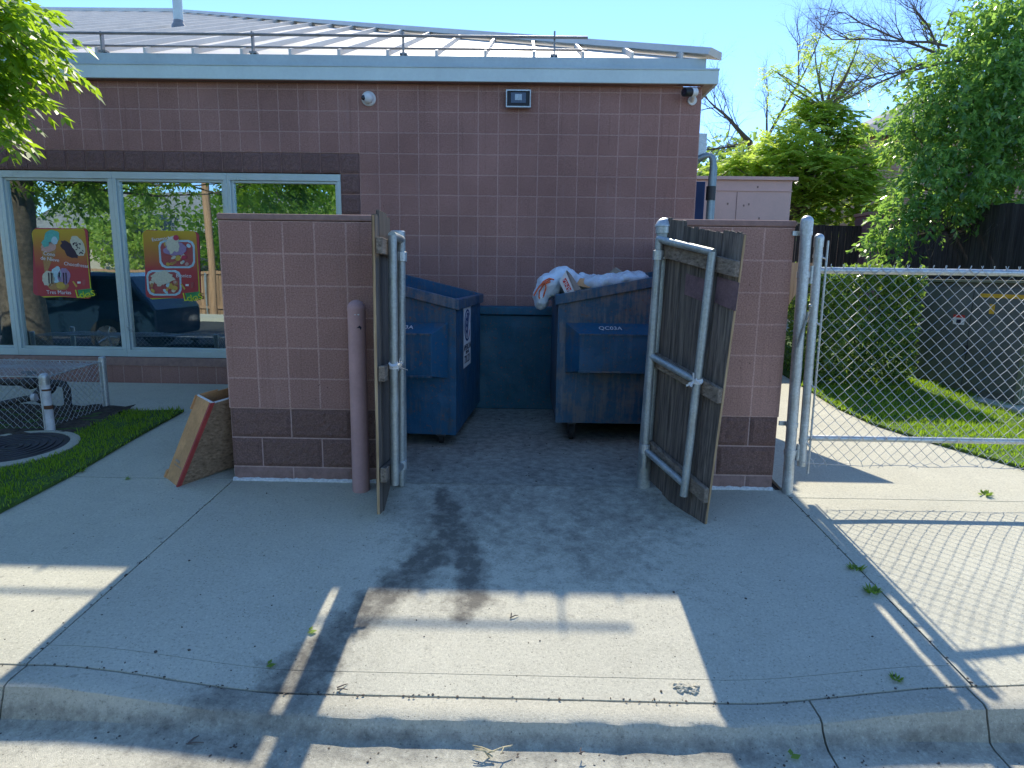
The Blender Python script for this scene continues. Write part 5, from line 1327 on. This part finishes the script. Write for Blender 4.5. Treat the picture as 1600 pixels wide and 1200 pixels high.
for u, v, an, L, lab in ((797, 967, .5, .05, 'short twig lying in the sunlit patch'), (527, 1079, -.1, .05, 'bent twig at the left edge of the sunlit patch'), (770, 1163, .1, .081, 'bleached twig cluster in the gutter'), (290, 1152, .1, .06, 'thin twig in the shaded gutter at left'), (905, 1173, .3, .03, 'tiny dark twig in the sunlit gutter')):
    p = gput(u, v); p.z = (gz(p.x, p.y) if v < 1100 else -.29)+.006
    if v > 1130: p = at(u, v, -2.1); p.z = -.298
    m = MB()
    for k in range(2 if L < .08 else 6):
        d = Vector((random.choice((-1, 1))*math.cos(an+rnd(-.3, .3)), math.sin(an+rnd(-.5, .5)), .05)) if L > .08 else Vector((math.cos(an+k*.9), math.sin(an+k*.9), .05)); m.tube([p+rv()*.008*k, p+d*L*.5+Vector((0, 0, .004)), p+d*L*rnd(.8, 1.1)], [.003, .0025, .0015], 5)
    tag(m.build('twig', 'twig' if L < .08 else 'straw'), lab, 'twig', 'twigs on the paving')
for u, v, lab in ((480, 990, 'green leaf lying in the shade left of the sunlit patch'), (1236, 1177, 'yellow green leaf in the gutter at right'), (415, 1043, 'small leaf near the light streak at left'), (194, 750, 'pale scrap on the joint left of the cardboard box')):
    p = gput(u, v); p.z = gz(p.x, p.y)+.006
    if v > 1130: p = at(u, v, -2.1); p.z = -.295
    m = MB(); m.leaf(p, Vector((1, .3, .1)), Vector((0, 0, 1)), .045, .03, .15); m.leaf(p+Vector((.005, .01, .003)), Vector((.3, 1, .2)), Vector((0, 0, 1)), .03, .02, .15)
    tag(m.build('fallen_leaf', 'weed'), lab, 'leaf', 'leaves on the paving')

# grit and litter that gathers in joints, in the gutter and about the enclosure mouth
random.seed(9)
m = MB()
def speck(x, y, z, r):
    a = rnd(0, 3.14); n = random.choice((4, 5, 6)); el = rnd(.35, 1)
    pts = [(x+r*math.cos(a)*math.cos(t)-r*el*math.sin(a)*math.sin(t), y+r*math.sin(a)*math.cos(t)+r*el*math.cos(a)*math.sin(t), z) for t in [2*math.pi*k/n*(1+rnd(-.06, .06)) for k in range(n)]]
    m.prism(pts, (0, 0, r*rnd(.4, .9)))
for _ in range(260):
    x = rnd(-2.6, 1.76); y = -rnd(.02, 1.85)
    if abs(x+1.945) < .02: continue
    speck(x, y, gz(x, y), rnd(.0015, .004) if random.random() < .95 else rnd(.004, .0075))
for _ in range(240):
    x = rnd(-1.9, 1.7); y = rnd(.05, 2.3); speck(x, y, .0, rnd(.003, .008))
for _ in range(170):
    x = rnd(-2.4, 2.6); y = -1.88+rnd(-.012, .012); speck(x, y, gz(x, -1.87), rnd(.002, .006))
for _ in range(130):
    k = random.choice((-1.945, 1.778)); y = -rnd(0, 1.87); x = k+rnd(-.014, .014); speck(x, y, gz(x, y)-.003, rnd(.002, .007))
for _ in range(260):
    x = rnd(-2.4, 2.4); y = -2.05-abs(random.gauss(0, .05)); speck(x, y, -.278-.045*(1-sstep(.5, 1.7, abs(x)))-.004, rnd(.0015, .0055))
tag(m.build('grit', 'grit'), kind='stuff')

p0, p1 = gput(1040, 1079), gput(1100, 1079)
e = thing('broken_concrete', p0, 'crumbled concrete chips along the curb joint at the right corner of the sunlit patch', 'rubble')
for k in range(15):
    t = rnd(0, 1); c = p0.lerp(p1, t)+Vector((0, rnd(-.012, .03), 0)); c.z = gz(c.x, c.y); r = rnd(.008, .022)
    m = MB(); m.sphere((c.x, c.y, c.z+.002), r, 7, 5, (rnd(.8, 1.5), rnd(.6, 1), rnd(.35, .6)))
    m.v = [tuple(Vector(v)+Vector((noise.noise(Vector(v)*90+Vector((k, 0, 0))), noise.noise(Vector(v)*90+Vector((0, k, 5))), noise.noise(Vector(v)*90+Vector((3, 0, k)))))*r*.5) for v in m.v]
    m.build('chip', 'curb', e)
